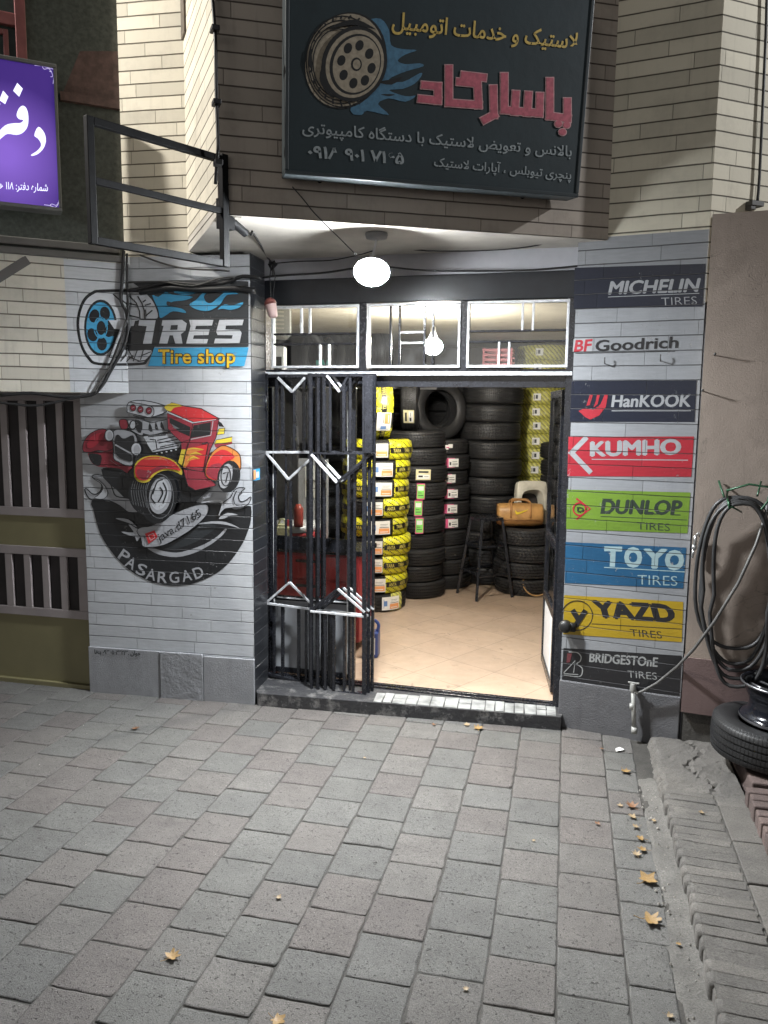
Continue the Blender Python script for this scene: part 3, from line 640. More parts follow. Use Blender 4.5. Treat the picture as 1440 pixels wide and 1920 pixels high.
# ------------------------------------------------------------------ folding gate, collapsed to the left
fg = thing('folding_gate', 'black and silver folding iron gate with triangle patterns, pushed open to the left', 'gate', FD.mat())
M_dsilver = mat('dull_silver_paint', (.46,.47,.49), .38, var=.3, vs=35, bs=.25, bsc=140)
def gpanel(lab, segs, d, sil, bars):
    o = MB(); s = MB()
    for p, q, wd in segs:
        A, B = FD.p3(*p, d), FD.p3(*q, d); o.beam(A, B, wd, .022, up=(0,1,0))
    for p, q, wd in sil:
        pass
    po = bevel(o.build('gate_panel', M_black, fg), .002); po['label'] = lab
    for i, (p, q, wd) in enumerate(sil):
        A, B = FD.p3(*p, d-.008-.0006*i), FD.p3(*q, d-.008-.0006*i); s = MB(); s.beam(A, B, wd, .016, up=(0,1,0)); bevel(s.build('silver_trim', M_dsilver, po), .002)
    for x, y0, y1, wd in bars:
        m_ = MB(); A, B = FD.p3(x, y0, d), FD.p3(x, y1, d); m_.beam(A+Vector((0,.002,0)), B+Vector((0,.002,0)), wd*1.3, wd*1.3); bevel(m_.build('upright_bar', M_black, po), .002)
gpanel('flat panel beside the left jamb', [((497,705),(580,705),.022),((498,1262),(582,1284),.022),((500,700),(500,1266),.018),((580,700),(582,1288),.02)], -.05,
    [((521,708),(548,735),.017),((548,735),(572,708),.017),((498,848),(580,848),.017),((500,850),(541,899),.017),((541,899),(581,862),.017),((498,1131),(543,1092),.015),((543,1092),(590,1138),.015),((498,1131),(588,1143),.015)],
    [(536,852,1096,.010),(519,712,846,.016),(552,730,846,.014),(516,868,1122,.014),(574,1138,1284,.014),(514,1134,1268,.014),(530,715,846,.016),(570,712,846,.016),(545,900,1092,.014),(577,868,1122,.014),(530,1134,1270,.016),(560,1138,1278,.016)])
for k, (dx, dy, d) in enumerate(((0,0,-.16),(11,-2,-.12),(21,-3,-.085))):
    sg = [((584+dx,704),(686+dx*.8,703),.02),((585+dx,850+dy),(690+dx*.7,851+dy),.012),((583+dx,1296+dy),(684+dx*.8,1303+dy),.026),((583+dx,700),(584+dx,1298+dy),.02),((684+dx*.9,700),(683+dx*.7,1304+dy),.028 if k == 0 else .02)]
    si = [((584+dx,852+dy),(632+dx,905+dy),.018),((613+dx,704),(637+dx,735),.015),((582+dx,1146+dy),(682+dx*.8,1156+dy),.014),((633+dx,1104+dy),(684+dx*.8,1148+dy),.015)] if k < 2 else [((633+dx,1104+dy),(684+dx*.8,1146+dy),.012)]
    sg += [((632+dx,905+dy),(697+dx*.3,850+dy),.018),((637+dx,735),(654+dx,704),.016),((580+dx,1147+dy),(633+dx,1104+dy),.018)]
    br = [(597+dx,708,1118,.014),(608+dx,708,846,.016),(619+dx,715,846,.012),(645+dx,722,846,.016),(657+dx,708,846,.014),(633+dx,906+dy,1104,.016),(654+dx,890+dy,1128,.014),(596+dx,1152+dy,1298,.014),(610+dx,1150+dy,1298,.014),(626+dx,1152+dy,1300,.014),(645+dx,1154+dy,1300,.012),(662+dx,1156+dy,1301,.014)]
    if k: br = [q for i, q in enumerate(br) if i in ((0,3,6,8,10) if k == 1 else (2,5,7,9,11))]
    gpanel(('front panel of the folded stack','middle panel of the folded stack','rear panel of the folded stack')[k], sg, d, si, br)
b = MB(); A = FD.p3(692,703,-.10); B = FD.p3(689,1296,-.10); b.box((A.x-.02,-.19,B.z-.02),(A.x+.02,-.07,B.z-.0)); bevel(b.build('bottom_rail', M_black, fg), .003); b = MB()
A0 = FD.p3(692,704,-.17); A1 = FD.p3(692,850,-.17); b.box((A0.x-.025,-.185,A1.z),(A0.x+.03,-.172,A0.z)); bevel(b.build('lock_stile', M_black, fg), .003)
b = MB(); h0 = FD.p3(498,742,-.07); b.tube([h0, h0-Vector((0,0,.10))], .012, 10); h0 = FD.p3(497,1190,-.07); b.tube([h0, h0-Vector((0,0,.10))], .012, 10); b.build('hinge', M_black, fg)
# ------------------------------------------------------------------ painted murals on the left pillar
def PL_(name, col, **k): return paint(name, col, HC, phL % HC, **k)
pk = PL_('mural_black', (.014,.015,.017), rough=.35); pdk = PL_('mural_charcoal', (.030,.034,.038), rough=.4); pwh = PL_('mural_white', (0.504,0.521,0.554)); pgr = PL_('mural_grey', (0.353,0.361,0.386)); pred = PL_('mural_red', (0.521,0.029,0.034)); pdr = PL_('mural_dark_red', (.26,.03,.045)); pye = PL_('mural_yellow', (0.630,0.487,0.050)); por = PL_('mural_orange', (0.622,0.218,0.050)); pbl = PL_('mural_blue', (0.046,0.302,0.521)); pgo = PL_('mural_gold', (0.655,0.420,0.025)); pmg = PL_('mural_mid_grey', (.16,.165,.175))
z4 = lambda x, y: (120+x/3.6, 500+y/3.6); z5 = lambda x, y: (120+x/3.6, 720+y/3.6)
P = Painter([(FB, (-1, 238.0)), (FL, (1, 238.0))], z4, .003)
P.poly([(470,112),(540,108),(600,98),(720,95),(1100,90),(1246,100),(1247,541),(380,541),(480,360),(600,360),(590,200)], pdk)
rim = spline([(84,400),(96,300),(132,215),(190,168),(250,155),(520,155),(590,185),(640,260),(650,370),(640,470),(605,560),(565,640),(515,665),(235,665),(160,625),(108,530)], 4, True)
P.poly(rim, pk)
P.poly(spline([(103,400),(114,305),(148,228),(200,186),(255,174),(512,174),(575,203),(618,270),(630,350),(520,356),(400,420),(400,560),(590,565),(550,628),(508,648),(240,648),(174,610),(124,522)], 4, True), pwh)
P.ell(247,412,112,190,pk); P.ell(247,412,97,172,pbl)
for a in range(5):
    t = R(-62+72*a); cx, cy = 247+62*math.cos(t), 412+110*math.sin(t); P.ell(cx, cy, 34, 46, pk, 20*math.cos(t)*(1 if a % 2 else -1), 14)
P.ell(250,414,30,48,pk,0,16); P.ring(247,412,44,70,7,pbl)
for q in ([(330,185),(385,235),(415,300),(428,352)],[(375,215),(420,250),(438,265)],[(440,195),(490,245),(512,300),(516,352)],[(500,200),(530,250),(545,300),(548,352)],[(425,245),(500,262)],[(445,330),(510,345)],[(535,240),(556,225)],[(548,262),(590,250)],[(552,335),(600,295)],[(552,352),(552,290)]): P.stroke(q, 9, pk)
P.poly([(294,366),(490,366),(478,400),(600,400),(640,356),(640,541),(395,541),(380,612),(300,612),(352,470),(310,470)], pk)
for q in ([(300,362),(484,362),(474,400),(456,402),(388,608),(308,608),(376,424),(338,420)],[(512,362),(622,362),(594,524),(536,524),(562,402),(505,398)]): P.poly(q, pwh)
P.poly([(668,362),(800,360),(832,384),(822,434),(792,456),(804,524),(756,524),(738,464),(716,464),(700,524),(644,524),(676,400),(662,398)], pwh); P.poly([(726,396),(772,394),(768,426),(720,428)], pdk)
P.poly([(848,360),(1012,360),(1002,398),(894,400),(888,424),(986,425),(978,462),(880,464),(874,488),(976,490),(966,524),(826,524),(858,402)], pwh)
P.poly([(1052,360),(1216,358),(1206,396),(1096,398),(1092,424),(1190,428),(1202,448),(1186,520),(1014,522),(1024,486),(1136,487),(1142,463),(1040,462),(1030,440)], pwh)
P.poly([(612,548),(1250,545),(1220,672),(570,672)], pbl)
for q in ([(600,195),(640,205),(690,172),(735,190),(870,202),(825,226),(745,235),(718,250),(720,268),(800,285),(826,313),(740,302),(690,330),(652,346),(640,290)],[(850,258),(895,225),(935,182),(970,172),(948,200),(962,238),(1000,245),(1060,195),(1110,166),(1180,184),(1110,190),(1085,212),(1050,262),(980,298),(905,292)],[(1040,290),(1085,256),(1140,262),(1212,240),(1190,274),(1130,292),(1075,285)],[(745,168),(910,165),(870,186),(800,192)]): P.poly(spline(q, 3, True), pbl)
P.poly(spline([(700,235),(745,245),(790,232),(730,262),(700,262)], 3, True), pdk)
for q in ([(440,565),(470,620)],[(500,560),(470,640)],[(440,610),(520,640)],[(540,560),(520,630)],[(420,645),(470,600)],[(530,600),(590,575)],[(500,640),(560,632)]): P.stroke(q, 7, pk)
P.stroke([(430,548),(415,600),(380,640)], 8, pk); P.stroke([(405,612),(305,612)], 6, pk)
for dx, dy, mm, of in ((0,0,pk,.055),(0,0,pgo,.018)): P.text('Tire shop', (640,652), (1160,650), (640,556), mm, of, 1.05)
P.done('tire_logo', [beam, pillL], 'blue and black painted tire logo lettered TIRES Tire shop')
P = Painter(FL, z5, .002)
def outl(pts, fill, wd=6, k=3, line=None, smooth=True):
    q = spline(pts, k, True) if smooth else pts
    P.poly(q, fill); P.stroke(q, wd, line or pk, True)
P.poly(spline([(188,785),(200,850),(222,940),(250,1020),(295,1095),(350,1168),(420,1238),(500,1293),(590,1335),(680,1357),(770,1362),(860,1350),(950,1318),(1040,1270),(1110,1210),(1165,1140),(1215,1060),(1245,985),(1262,920),(1264,826),(1220,832),(1150,846),(1050,800),(900,800),(800,640),(640,560),(420,556),(262,568),(280,640),(340,700),(400,760),(480,850),(430,868),(340,800)], 2, True), pk)
P.poly(spline([(560,1105),(640,1150),(760,1168),(880,1140),(980,1090),(1060,1030),(1098,985),(1085,980),(1040,1025),(960,1075),(870,1112),(760,1138),(650,1122),(590,1098)], 3, True), pgr)
P.poly(spline([(640,1092),(720,1112),(800,1100),(900,1060),(990,1000),(1030,960),(960,945),(880,980),(760,1060)], 3, True), pdk)
for ch, x, y, a in (('P',388,1152,34),('A',437,1200,28),('S',512,1248,20),('A',582,1282,12),('R',664,1302,4),('G',748,1302,-5),('A',836,1290,-13),('D',920,1268,-20)):
    c, s_ = math.cos(R(a)), math.sin(R(a)); wd, h = 66, 78
    L = (x-wd/2*c+h/2*0, y-wd/2*s_+h/2); Rr = (L[0]+wd*c, L[1]+wd*s_); T = (L[0]+h*s_, L[1]-h*c); P.text(ch, L, Rr, T, pgr, .012)
outl([(192,628),(215,610),(270,622),(308,660),(330,712),(355,758),(440,772),(455,800),(500,862),(440,868),(380,822),(300,785),(220,785),(172,770),(145,722),(152,704),(196,742),(236,735),(258,700),(248,662)], pgr, 7)
outl([(205,640),(240,650),(282,690),(300,740),(270,775),(210,770),(240,745),(265,710),(255,672)], pwh, 4)
outl([(1085,795),(1128,762),(1150,720),(1180,700),(1226,702),(1196,730),(1182,760),(1196,792),(1230,785),(1265,760),(1255,800),(1215,828),(1150,834),(1090,842),(1050,885),(1060,835)], pgr, 6)
P.stroke(spline([(1170,720),(1150,770),(1165,815),(1210,820)]), 6, pk); P.stroke(spline([(930,800),(1000,790),(1075,790),(1052,885)]), 8, pgr)
for q in ([(355,905),(440,912),(500,965),(470,950),(440,935)],[(392,995),(470,1000),(500,985),(480,1028)],[(440,940),(500,975),(540,985),(500,1060),(480,1000)],[(900,945),(1000,925),(1100,930),(1192,972),(1110,950),(1010,940)],[(1050,905),(1110,868),(1180,882),(1130,885),(1090,905)],[(930,765),(985,735),(1010,735),(985,765)]): P.poly(spline(q, 3, True), pgr)
outl([(500,990),(530,965),(600,955),(700,898),(800,850),(900,815),(962,811),(980,830),(975,870),(930,925),(850,990),(760,1045),(680,1085),(600,1097),(540,1092),(528,1040)], pgr, 4)
P.poly([(555,1008),(618,985),(642,1030),(580,1077)], pred); P.stroke([(580,1018),(612,1006),(622,1034),(592,1052)], 4, pwh, True); P.text('java.d7165', (652,1062), (938,888), (632,1010), pk, .004)
# hot rod, far parts first
P.poly(spline([(175,455),(250,462),(350,440),(420,470),(440,600),(400,575),(330,562),(240,556),(190,520)], 3, True), pdr); P.poly(spline([(178,470),(260,480),(250,550),(200,530)], 3, True), pk); P.poly([(300,470),(420,520),(470,560),(430,606),(420,570),(360,548)], pdr)
P.poly([(330,520),(395,560),(372,548),(310,505)], pwh)
outl([(140,452),(138,405),(170,350),(222,315),(290,304),(335,360),(345,430),(300,452),(240,448),(185,462)], pdr, 5); P.poly(spline([(165,420),(190,360),(250,330),(290,335),(250,390),(200,430)], 3, True), PL_('mural_crimson', (.42,.03,.05)))
P.poly([(262,572),(440,600),(520,520),(660,600),(480,760),(400,740),(330,685),(275,630)], pk); P.poly([(1000,700),(820,560),(700,560),(760,800),(900,790)], pk)
P.poly([(520,400),(820,430),(800,520),(700,480),(540,520),(480,600)], pk)
outl([(385,245),(430,240),(445,280),(430,305),(395,300)], pdr, 5)
outl([(440,245),(510,232),(600,262),(708,238),(716,322),(600,350),(520,345),(460,312)], pgr, 5, smooth=False)
for q in ([(590,260),(610,320),(580,310)],[(630,255),(650,312),(625,300)],[(668,250),(690,308),(662,290)],[(490,240),(540,260),(530,330),(500,310)],[(545,330),(600,345),(690,320),(700,345),(560,372)]): P.poly(spline(q, 2, True), pk)
outl([(455,275),(470,248),(492,252),(494,292),(475,304),(458,296)], pwh, 8)
outl([(545,350),(740,330),(806,392),(790,432),(610,462),(580,420)], pwh, 7, smooth=False)
for q in ([(590,372),(630,376),(640,440),(610,450)],[(640,380),(760,352)],[(650,398),(780,372)],[(640,440),(785,412)],[(660,425),(790,396)],[(580,355),(700,342)]): P.stroke(q, 7, pk)
for i in range(5): P.ell(640+i*32, 446-i*7+24, 7, 5, pwh, 0, 10)
outl([(440,180),(450,125),(545,111),(690,145),(702,188),(612,222),(590,226),(458,196)], pwh, 6); P.stroke(spline([(455,122),(600,150),(620,200),(600,222)]), 5, pk); P.stroke([(600,150),(695,150)], 4, pk); P.stroke([(480,212),(560,238)], 5, pk)
for cx, cy in ((480,160),(530,172),(587,180)): P.ell(cx,cy,21,25,pk,0,18); P.ell(cx,cy,16,20,pdr,0,16); P.stroke([(cx-8,cy+4),(cx+9,cy-4)], 4, pgr)
outl([(345,322),(400,306),(470,320),(506,356),(510,412),(482,482),(480,546),(430,546),(380,522),(352,500),(350,430)], pgr, 6); P.poly(spline([(365,352),(385,342),(405,362),(430,365),(480,345),(492,392),(470,452),(476,516),(440,516),(384,492),(358,440)], 3, True), pk); P.stroke([(362,408),(476,472)], 10, pgr)
for cx, cy, rx, ry in ((322,345,33,42),(503,438,38,46)): P.ell(cx,cy,rx,ry,pk); P.ell(cx,cy,rx-6,ry-6,pwh); P.ell(cx+4,cy+4,rx-16,ry-14,pgr)
outl([(692,156),(742,127),(830,150),(940,166),(1066,236),(1038,242),(890,258),(722,186)], pred, 6, 2, smooth=False); P.poly(spline([(692,156),(742,129),(815,148),(760,160),(730,185)], 3, True), pye)
outl([(712,196),(882,262),(872,372),(806,392),(740,330),(716,300)], pdr, 5, smooth=False); P.poly([(728,226),(868,290),(862,352),(790,322),(730,262)], pk); P.stroke([(720,192),(885,262),(1040,242)], 8, pwh); P.poly([(740,268),(795,300),(760,300)], pmg)
outl([(884,266),(1060,240),(1040,360),(1002,440),(965,596),(810,562),(806,420),(806,392),(866,374)], pdr, 5, smooth=False); P.poly([(890,278),(1006,256),(1000,342),(866,364)], pk); P.stroke([(1020,250),(1005,345),(870,372)], 6, pgr)
P.poly([(812,440),(985,404),(962,556),(816,556)], pred); P.poly([(808,440),(842,440),(824,556),(786,530)], pye); P.poly(spline([(842,446),(885,428),(962,440),(905,456),(952,474),(892,482),(932,502),(872,512),(842,552),(826,556)], 3, True), por)
for q in ([(842,446),(885,432),(950,442)],[(850,480),(905,462),(940,474)],[(845,515),(890,490),(920,502)]): P.stroke(spline(q), 8, pye, taper=True)
P.stroke([(866,376),(842,440),(815,562)], 6, pk); P.stroke([(990,400),(955,590)], 5, pk); P.poly([(945,398),(985,388),(985,398),(946,406)], pk)
outl([(820,572),(960,590),(1042,682),(902,714),(852,684)], pdr, 5, smooth=False)
outl([(1042,376),(1150,355),(1146,390),(1030,406)], pye, 5, smooth=False); outl([(1060,302),(1100,296),(1096,336),(1048,342)], pye, 5, smooth=False); P.poly([(1055,246),(1078,262),(1096,290),(1060,284)], pk); P.poly([(1030,408),(1150,388),(1150,402),(1040,430)], pdr)
outl([(968,612),(1000,484),(1060,424),(1110,416),(1188,458),(1208,512),(1202,584),(1160,520),(1110,548),(1060,650)], por, 5); P.poly(spline([(975,606),(1008,496),(1065,446),(1112,446),(1165,482),(1150,505),(1100,530),(1050,640)], 3, True), pred); P.poly(spline([(975,600),(1010,545),(1080,540),(1048,640)], 3, True), pdr)
P.ell(1128,622,76,108,pk,12); P.ell(1108,618,42,84,pgr,14); P.ring(1108,618,32,66,7,pk); P.stroke([(1090,600),(1125,590),(1108,660)], 8, pk)
P.ell(575,745,118,135,pk,-14); P.ell(660,760,122,178,pk,10)
for i in range(7): P.stroke(spline([(490+i*15,650+i*3),(476+i*16,720),(490+i*18,810+i*4)]), 4, pmg)
P.ring(668,752,92,148,5,pmg); P.ell(672,748,74,124,pgr,9); P.ell(668,742,58,104,pwh,9)
for q in ([(690,640),(650,660),(622,740)],[(690,660),(715,720),(690,800)],[(630,700),(612,760),(640,800)],[(670,690),(690,730),(660,790)]): P.stroke(spline(q), 9, pk)
outl([(496,590),(505,532),(560,488),(640,477),(720,490),(780,520),(824,582),(815,612),(770,588),(700,582),(640,610),(600,655),(550,662),(508,640)], pye, 4); P.poly(spline([(506,586),(516,540),(566,498),(640,486),(716,500),(772,528),(812,580),(770,574),(700,568),(630,598),(592,640),(550,645),(518,628)], 3, True), pred); P.poly(spline([(516,600),(530,570),(600,580),(680,545),(760,560),(700,566),(630,596),(590,636),(550,640)], 3, True), pdr)
P.poly(spline([(560,505),(640,492),(710,506),(640,505)], 3, True), por)
P.done('hot_rod_mural', pillL, 'cartoon red hot rod mural over a black tire and crossed wrenches')
P = Painter(FL, d0=.0205); P.text(shape('جوان .۰۹۳۶۵۰۲۳۲۱۳ بنفا'), (180,1227), (266,1230), (180,1214), pk, .03, fit='box'); P.done('handwriting', pillL)
# ------------------------------------------------------------------ painted adverts on the right pillar
def PR_(name, col, **k): return paint(name, col, HR, phR % HR, **k)
rn = PR_('advert_navy', (.005,.008,.020), rough=.35); rwh = PR_('advert_white', (0.281,0.289,0.300)); rk = PR_('advert_black', (.014,.014,.016), rough=.35); rr_ = PR_('advert_red', (0.311,0.010,0.022)); rgn = PR_('advert_green', (0.122,0.215,0.018)); rbl = PR_('advert_blue', (0.007,0.070,0.155)); rye = PR_('advert_yellow', (0.333,0.222,0.007)); rlb = PR_('advert_pale_blue', (0.280,0.385,0.406)); rgy = PR_('advert_grey', (0.288,0.296,0.296)); rdg = PR_('advert_dark_letters', (.018,.03,.02))  # advert colours lowered too, the pillar's dim light painted in
z6 = lambda x, y: (1040+x/3.6, 480+y/3.6); z7 = lambda x, y: (1040+x/3.6, 880+y/3.6)
def advert(label, conv, f):
    P = Painter(FR, conv, .0018); f(P); P.done('painted_advert', pillR, label)
def a1(P):
    P.poly([(135,80),(1020,52),(998,342),(128,356)], rn); P.text('MICHELIN', (365,258), (962,240), (384,168), rwh, 0, bold=5); P.stroke([(360,277),(976,252)], 5, rwh); P.text('TIRES', (722,336), (962,328), (718,278), rwh, -.012)
def a2(P):
    P.poly([(128,560),(265,553),(262,648),(122,648)], rwh); P.text('BF', (130,645), (245,638), (142,566), rr_, .03); P.text('Goodrich', (272,642), (832,618), (278,566), rk, .022); P.stroke([(140,657),(812,643)], 5, rk)
def a3(P):
    P.poly([(116,842),(958,836),(944,1120),(104,1118)], rn); P.text('HanKOOK', (385,1018), (914,1016), (396,934), rwh, 0, bold=4); P.stroke([(385,1045),(920,1045)], 5, rwh)
    for q in ([(238,936),(258,936),(238,1006),(214,1012)],[(286,936),(306,936),(290,1000),(262,1024),(278,980)],[(162,1046),(205,1026),(262,1038),(310,1000),(338,936),(360,936),(345,1020),(300,1076),(240,1104),(205,1086)]): P.poly(q, rr_)
    P.stroke([(262,1024),(300,1012)], 4, rn)
def a4(P):
    P.poly([(94,1220),(940,1218),(922,1490),(86,1486)], rr_); P.text('KUMHO', (247,1350), (846,1336), (247,1250), rwh, 0, bold=9); P.stroke([(250,1372),(900,1378)], 6, rwh); P.stroke([(218,1222),(112,1330)], 34, rwh); P.stroke([(112,1326),(246,1464)], 34, rwh); P.poly([(92,1322),(130,1318),(130,1342),(92,1336)], rwh)
def a5(P):
    P.poly([(84,136),(916,156),(896,432),(78,402)], rgn); P.text('DUNLOP', (316,296), (846,306), (330,200), rdg, 0, bold=7); P.stroke([(310,318),(895,342)], 5, rdg); P.text('TIRES', (556,404), (778,416), (556,352), rdg, -.004)
    for x, y, wd in ((330,200,60),(316,296,60),(640,300,80),(790,306,60)): P.stroke([(x-8,y),(x+wd,y+2)], 6, rdg)
    P.stroke([(146,196),(240,266),(146,338)], 13, rr_); P.stroke([(190,232),(172,210)], 8, rr_); P.ring(168,268,42,42,10,rr_); P.text('D', (152,284), (198,286), (152,252), rdg, .02)
def a6(P):
    P.poly([(74,490),(890,528),(868,804),(68,766)], rbl)
    P.text('T', (330,646), (450,650), (336,520), rlb, .05); P.text('O', (468,650), (590,655), (470,526), rlb, .06); P.text('Y', (600,660), (750,664), (606,534), rlb, .02, bold=7); P.text('O', (742,668), (872,672), (746,546), rlb, .06)
    P.stroke([(334,661),(880,692)], 6, rlb); P.text('TIRES', (560,776), (828,786), (560,708), rlb, -.006)
def a7(P):
    P.poly([(64,848),(868,894),(858,1166),(58,1112)], rye); P.text('YAZD', (290,996), (814,1028), (258,882), rk, 0, bold=13); P.stroke([(250,1042),(860,1078)], 5, rk); P.text('TIRES', (512,1124), (726,1142), (506,1074), rk, -.004)
    P.ring(152,986,104,100,6,rk); P.stroke([(120,948),(160,1010)], 36, rk); P.stroke([(210,950),(140,1055),(128,1060)], 34, rk)
def a8(P):
    P.poly([(60,1206),(858,1258),(842,1528),(46,1456)], rk); P.text('BRIDGESTOnE', (235,1298), (692,1332), (240,1236), rgy, 0, bold=2.5); P.text('TIRES', (494,1404), (692,1420), (490,1354), rgy, -.006)
    P.stroke(spline([(95,1232),(150,1235),(178,1262),(172,1295),(150,1312),(185,1340),(185,1380),(160,1398),(62,1390)], 3), 7, rgy); P.stroke([(62,1372),(140,1290),(128,1372)], 7, rgy); P.stroke([(62,1378),(160,1384)], 6, rgy); P.poly([(86,1240),(118,1242),(104,1300),(80,1306)], PR_('advert_dull_red', (.12,.03,.035)))
advert('navy advert with white letters at the top', z6, a1); advert('red and black lettering on the bare grey paint', z6, a2); advert('black advert with a red wing mark', z6, a3); advert('red advert with white block letters', z6, a4)
advert('green advert with a red arrow mark', z7, a5); advert('blue advert with pale bulky letters', z7, a6); advert('yellow advert with black slanted letters', z7, a7); advert('black advert at the bottom with grey letters', z7, a8)
# ------------------------------------------------------------------ main sign board
FS0 = Fr(FP.glob((FP.loc(BX).x, -.17, 0)), math.atan2(CXp.y-BX.y, CXp.x-BX.x), R(5.5)); q = FP.px(535, 325, -.17)
FSg = Fr(FP.glob((q[0], -.17, q[1])), math.atan2(CXp.y-BX.y, CXp.x-BX.x), R(5.5))
sg = thing('sign_board', 'dark fabric shop sign with a tyre, blue flames and Persian lettering above the door', 'sign', FSg.mat())
c1 = FSg.px(1082, 374); wS = c1[0]; hS = max(FSg.px(1103, 50)[1], 1.0)
M_sgn = mat('sign_fabric', (.014,.027,.033), .6, var=.2, vs=3, bs=.3, bsc=18)
def sgm(n, c, v=.22): return mat(n, c, .6, var=v, vs=50)
s_wh, s_go, s_pk, s_pl, s_bl, s_ta, s_bk = sgm('sign_grey_letters', (.28,.32,.335)), sgm('sign_gold_letters', (.58,.42,.11)), sgm('sign_pink_letters', (.46,.11,.15)), sgm('sign_pink_outline', (.52,.30,.31)), sgm('sign_blue_flame', (.065,.17,.27)), sgm('sign_tan', (.33,.285,.215)), sgm('sign_black_ink', (.010,.011,.012))
b = MB(); b.box((0,-.002,0),(wS,.13,hS)); bevel(b.build('panel', M_sgn, sg), .012, 3)
b = MB(); e = .016
for a, c_ in (((-.004,-.008,-.004),(wS+.004,.132,e)),((-.004,-.008,hS-e),(wS+.004,.132,hS+.004)),((-.004,-.0085,e),(e,.1315,hS-e)),((wS-e,-.0085,e),(wS+.004,.1315,hS-e))): b.box(a, c_)
bevel(b.build('frame', mat('sign_frame_dark', (.03,.04,.045), .45), sg), .004)
b = MB()
for u in (.2, wS-.25):
    for z_ in (.02, hS*.9): b = MB(); b.tube([(u,.12,z_),(u,.30,z_-.04)], .014, 8); b.build('bracket', M_black, sg)
zs = lambda x, y: (400+x/1.946, y/1.946)
P = Painter(FSg, zs, .0055)
P.text(shape('لاستیک و خدمات اتومبیل'), (648,126), (1322,200), (655,42), s_go, .016, fit='box'); P.done('gold_line', sg, 'gold Persian heading')
P = Painter(FSg, zs, .0055)
WORD = [[(1226,298),(1226,424),(1290,433),(1290,372)],[(1060,280),(1060,402),(1188,414),(1190,352)],[(1098,408),(1102,345)],[(1144,412),(1148,348)],[(1020,325),(1022,420),(990,437)],[(858,252),(858,376),(966,384),(962,306),(898,300)],[(915,276),(982,284)],[(770,312),(818,316),(818,368),(758,362)]]
def sqstroke(P, pts, wd, m):
    pts = list(pts)
    for i in range(len(pts)-1):
        a, c_ = pts[i], pts[i+1]; l = math.hypot(c_[0]-a[0], c_[1]-a[1]); dx, dy = (c_[0]-a[0])/l*wd/2, (c_[1]-a[1])/l*wd/2
        P.stroke([(a[0]-dx,a[1]-dy),(c_[0]+dx,c_[1]+dy)], wd, m)
for wd, m_ in ((33, s_pl), (26, s_pk)):
    for wds in WORD: sqstroke(P, wds, wd, m_)
    for x, y in ((1257,453),(1287,457),(1272,483)): P.ell(x, y, 13*wd/26, 12*wd/26, m_, 0, 14)
P.done('pink_word', sg, 'large pink Persian shop name')
P = Painter(FSg, zs, .0055)
P.text(shape('بالانس و تعویض لاستیک با دستگاه کامپیوتری'), (324,502), (1304,588), (324,436), s_wh, .012, fit='box'); P.done('grey_line', sg, 'longer grey Persian line')
P = Painter(FSg, zs, .0055)
P.text(shape('پنچری تیوبلس ، آپارات لاستیک'), (803,620), (1302,668), (806,568), s_wh, .012, fit='box'); P.done('grey_line', sg, 'shorter grey Persian line at the lower right')
P = Painter(FSg, zs, .0055)
P.text('۰۹۱۸ ۹۰۱ ۷۱۶۵', (343,576), (694,602), (345,530), s_wh, .03, fit='box'); P.done('phone_number', sg, 'grey phone number in Persian digits')
P = Painter(FSg, zs, .0045)
for q in ([(560,80),(610,70),(640,110),(648,165),(690,180),(742,184),(700,200),(672,222),(700,235),(752,232),(765,243),(700,262),(640,290),(690,300),(752,268),(760,275),(735,305),(690,325),(640,330),(700,352),(738,350),(700,372),(640,360),(600,380),(640,420),(560,405),(540,420),(500,405),(520,300),(540,150)],): P.poly(spline(q, 3, True), s_bl)
P.poly(spline([(600,300),(650,290),(690,282),(650,310)], 3, True), s_bk); P.poly(spline([(610,345),(660,345),(640,352)], 3, True), s_bk)
P.ell(482,222,146,180,s_bk,18,40); P.ell(478,222,140,174,s_ta,18,40)
for k in range(4): P.ring(470-k*5, 226+k*2, 132-k*13, 166-k*14, 4.5, s_bk)
for i in range(26):
    t = 2*math.pi*i/26; c, s_ = math.cos(t), math.sin(t); 
    if c < .5: P.stroke([(476+120*c, 222+150*s_),(484+140*c*.98, 226+172*s_*.97)], 7, s_bk)
P.ell(512,236,118,140,s_bk,18,36); P.ell(514,236,104,126,s_ta,18,36); P.ell(516,238,92,113,s_bk,18,36); P.ell(520,238,84,105,s_ta,18,36)
for i in range(8):
    t = 2*math.pi*i/8+.2; P.ell(520+56*math.cos(t), 238+70*math.sin(t), 15, 20, s_bk, 18, 14)
P.ell(520,238,20,25,s_bk,0,16); P.ell(521,238,14,18,s_ta,0,14)
for q in ([(420,110),(450,90),(520,75),(590,110),(560,105),(500,95)],[(400,240),(405,310),(440,360),(410,340),(385,290)],[(355,180),(360,260),(345,230)]): P.poly(spline(q, 3, True), s_bk)
P.done('tyre_emblem', sg, 'tan tyre emblem with blue flames')
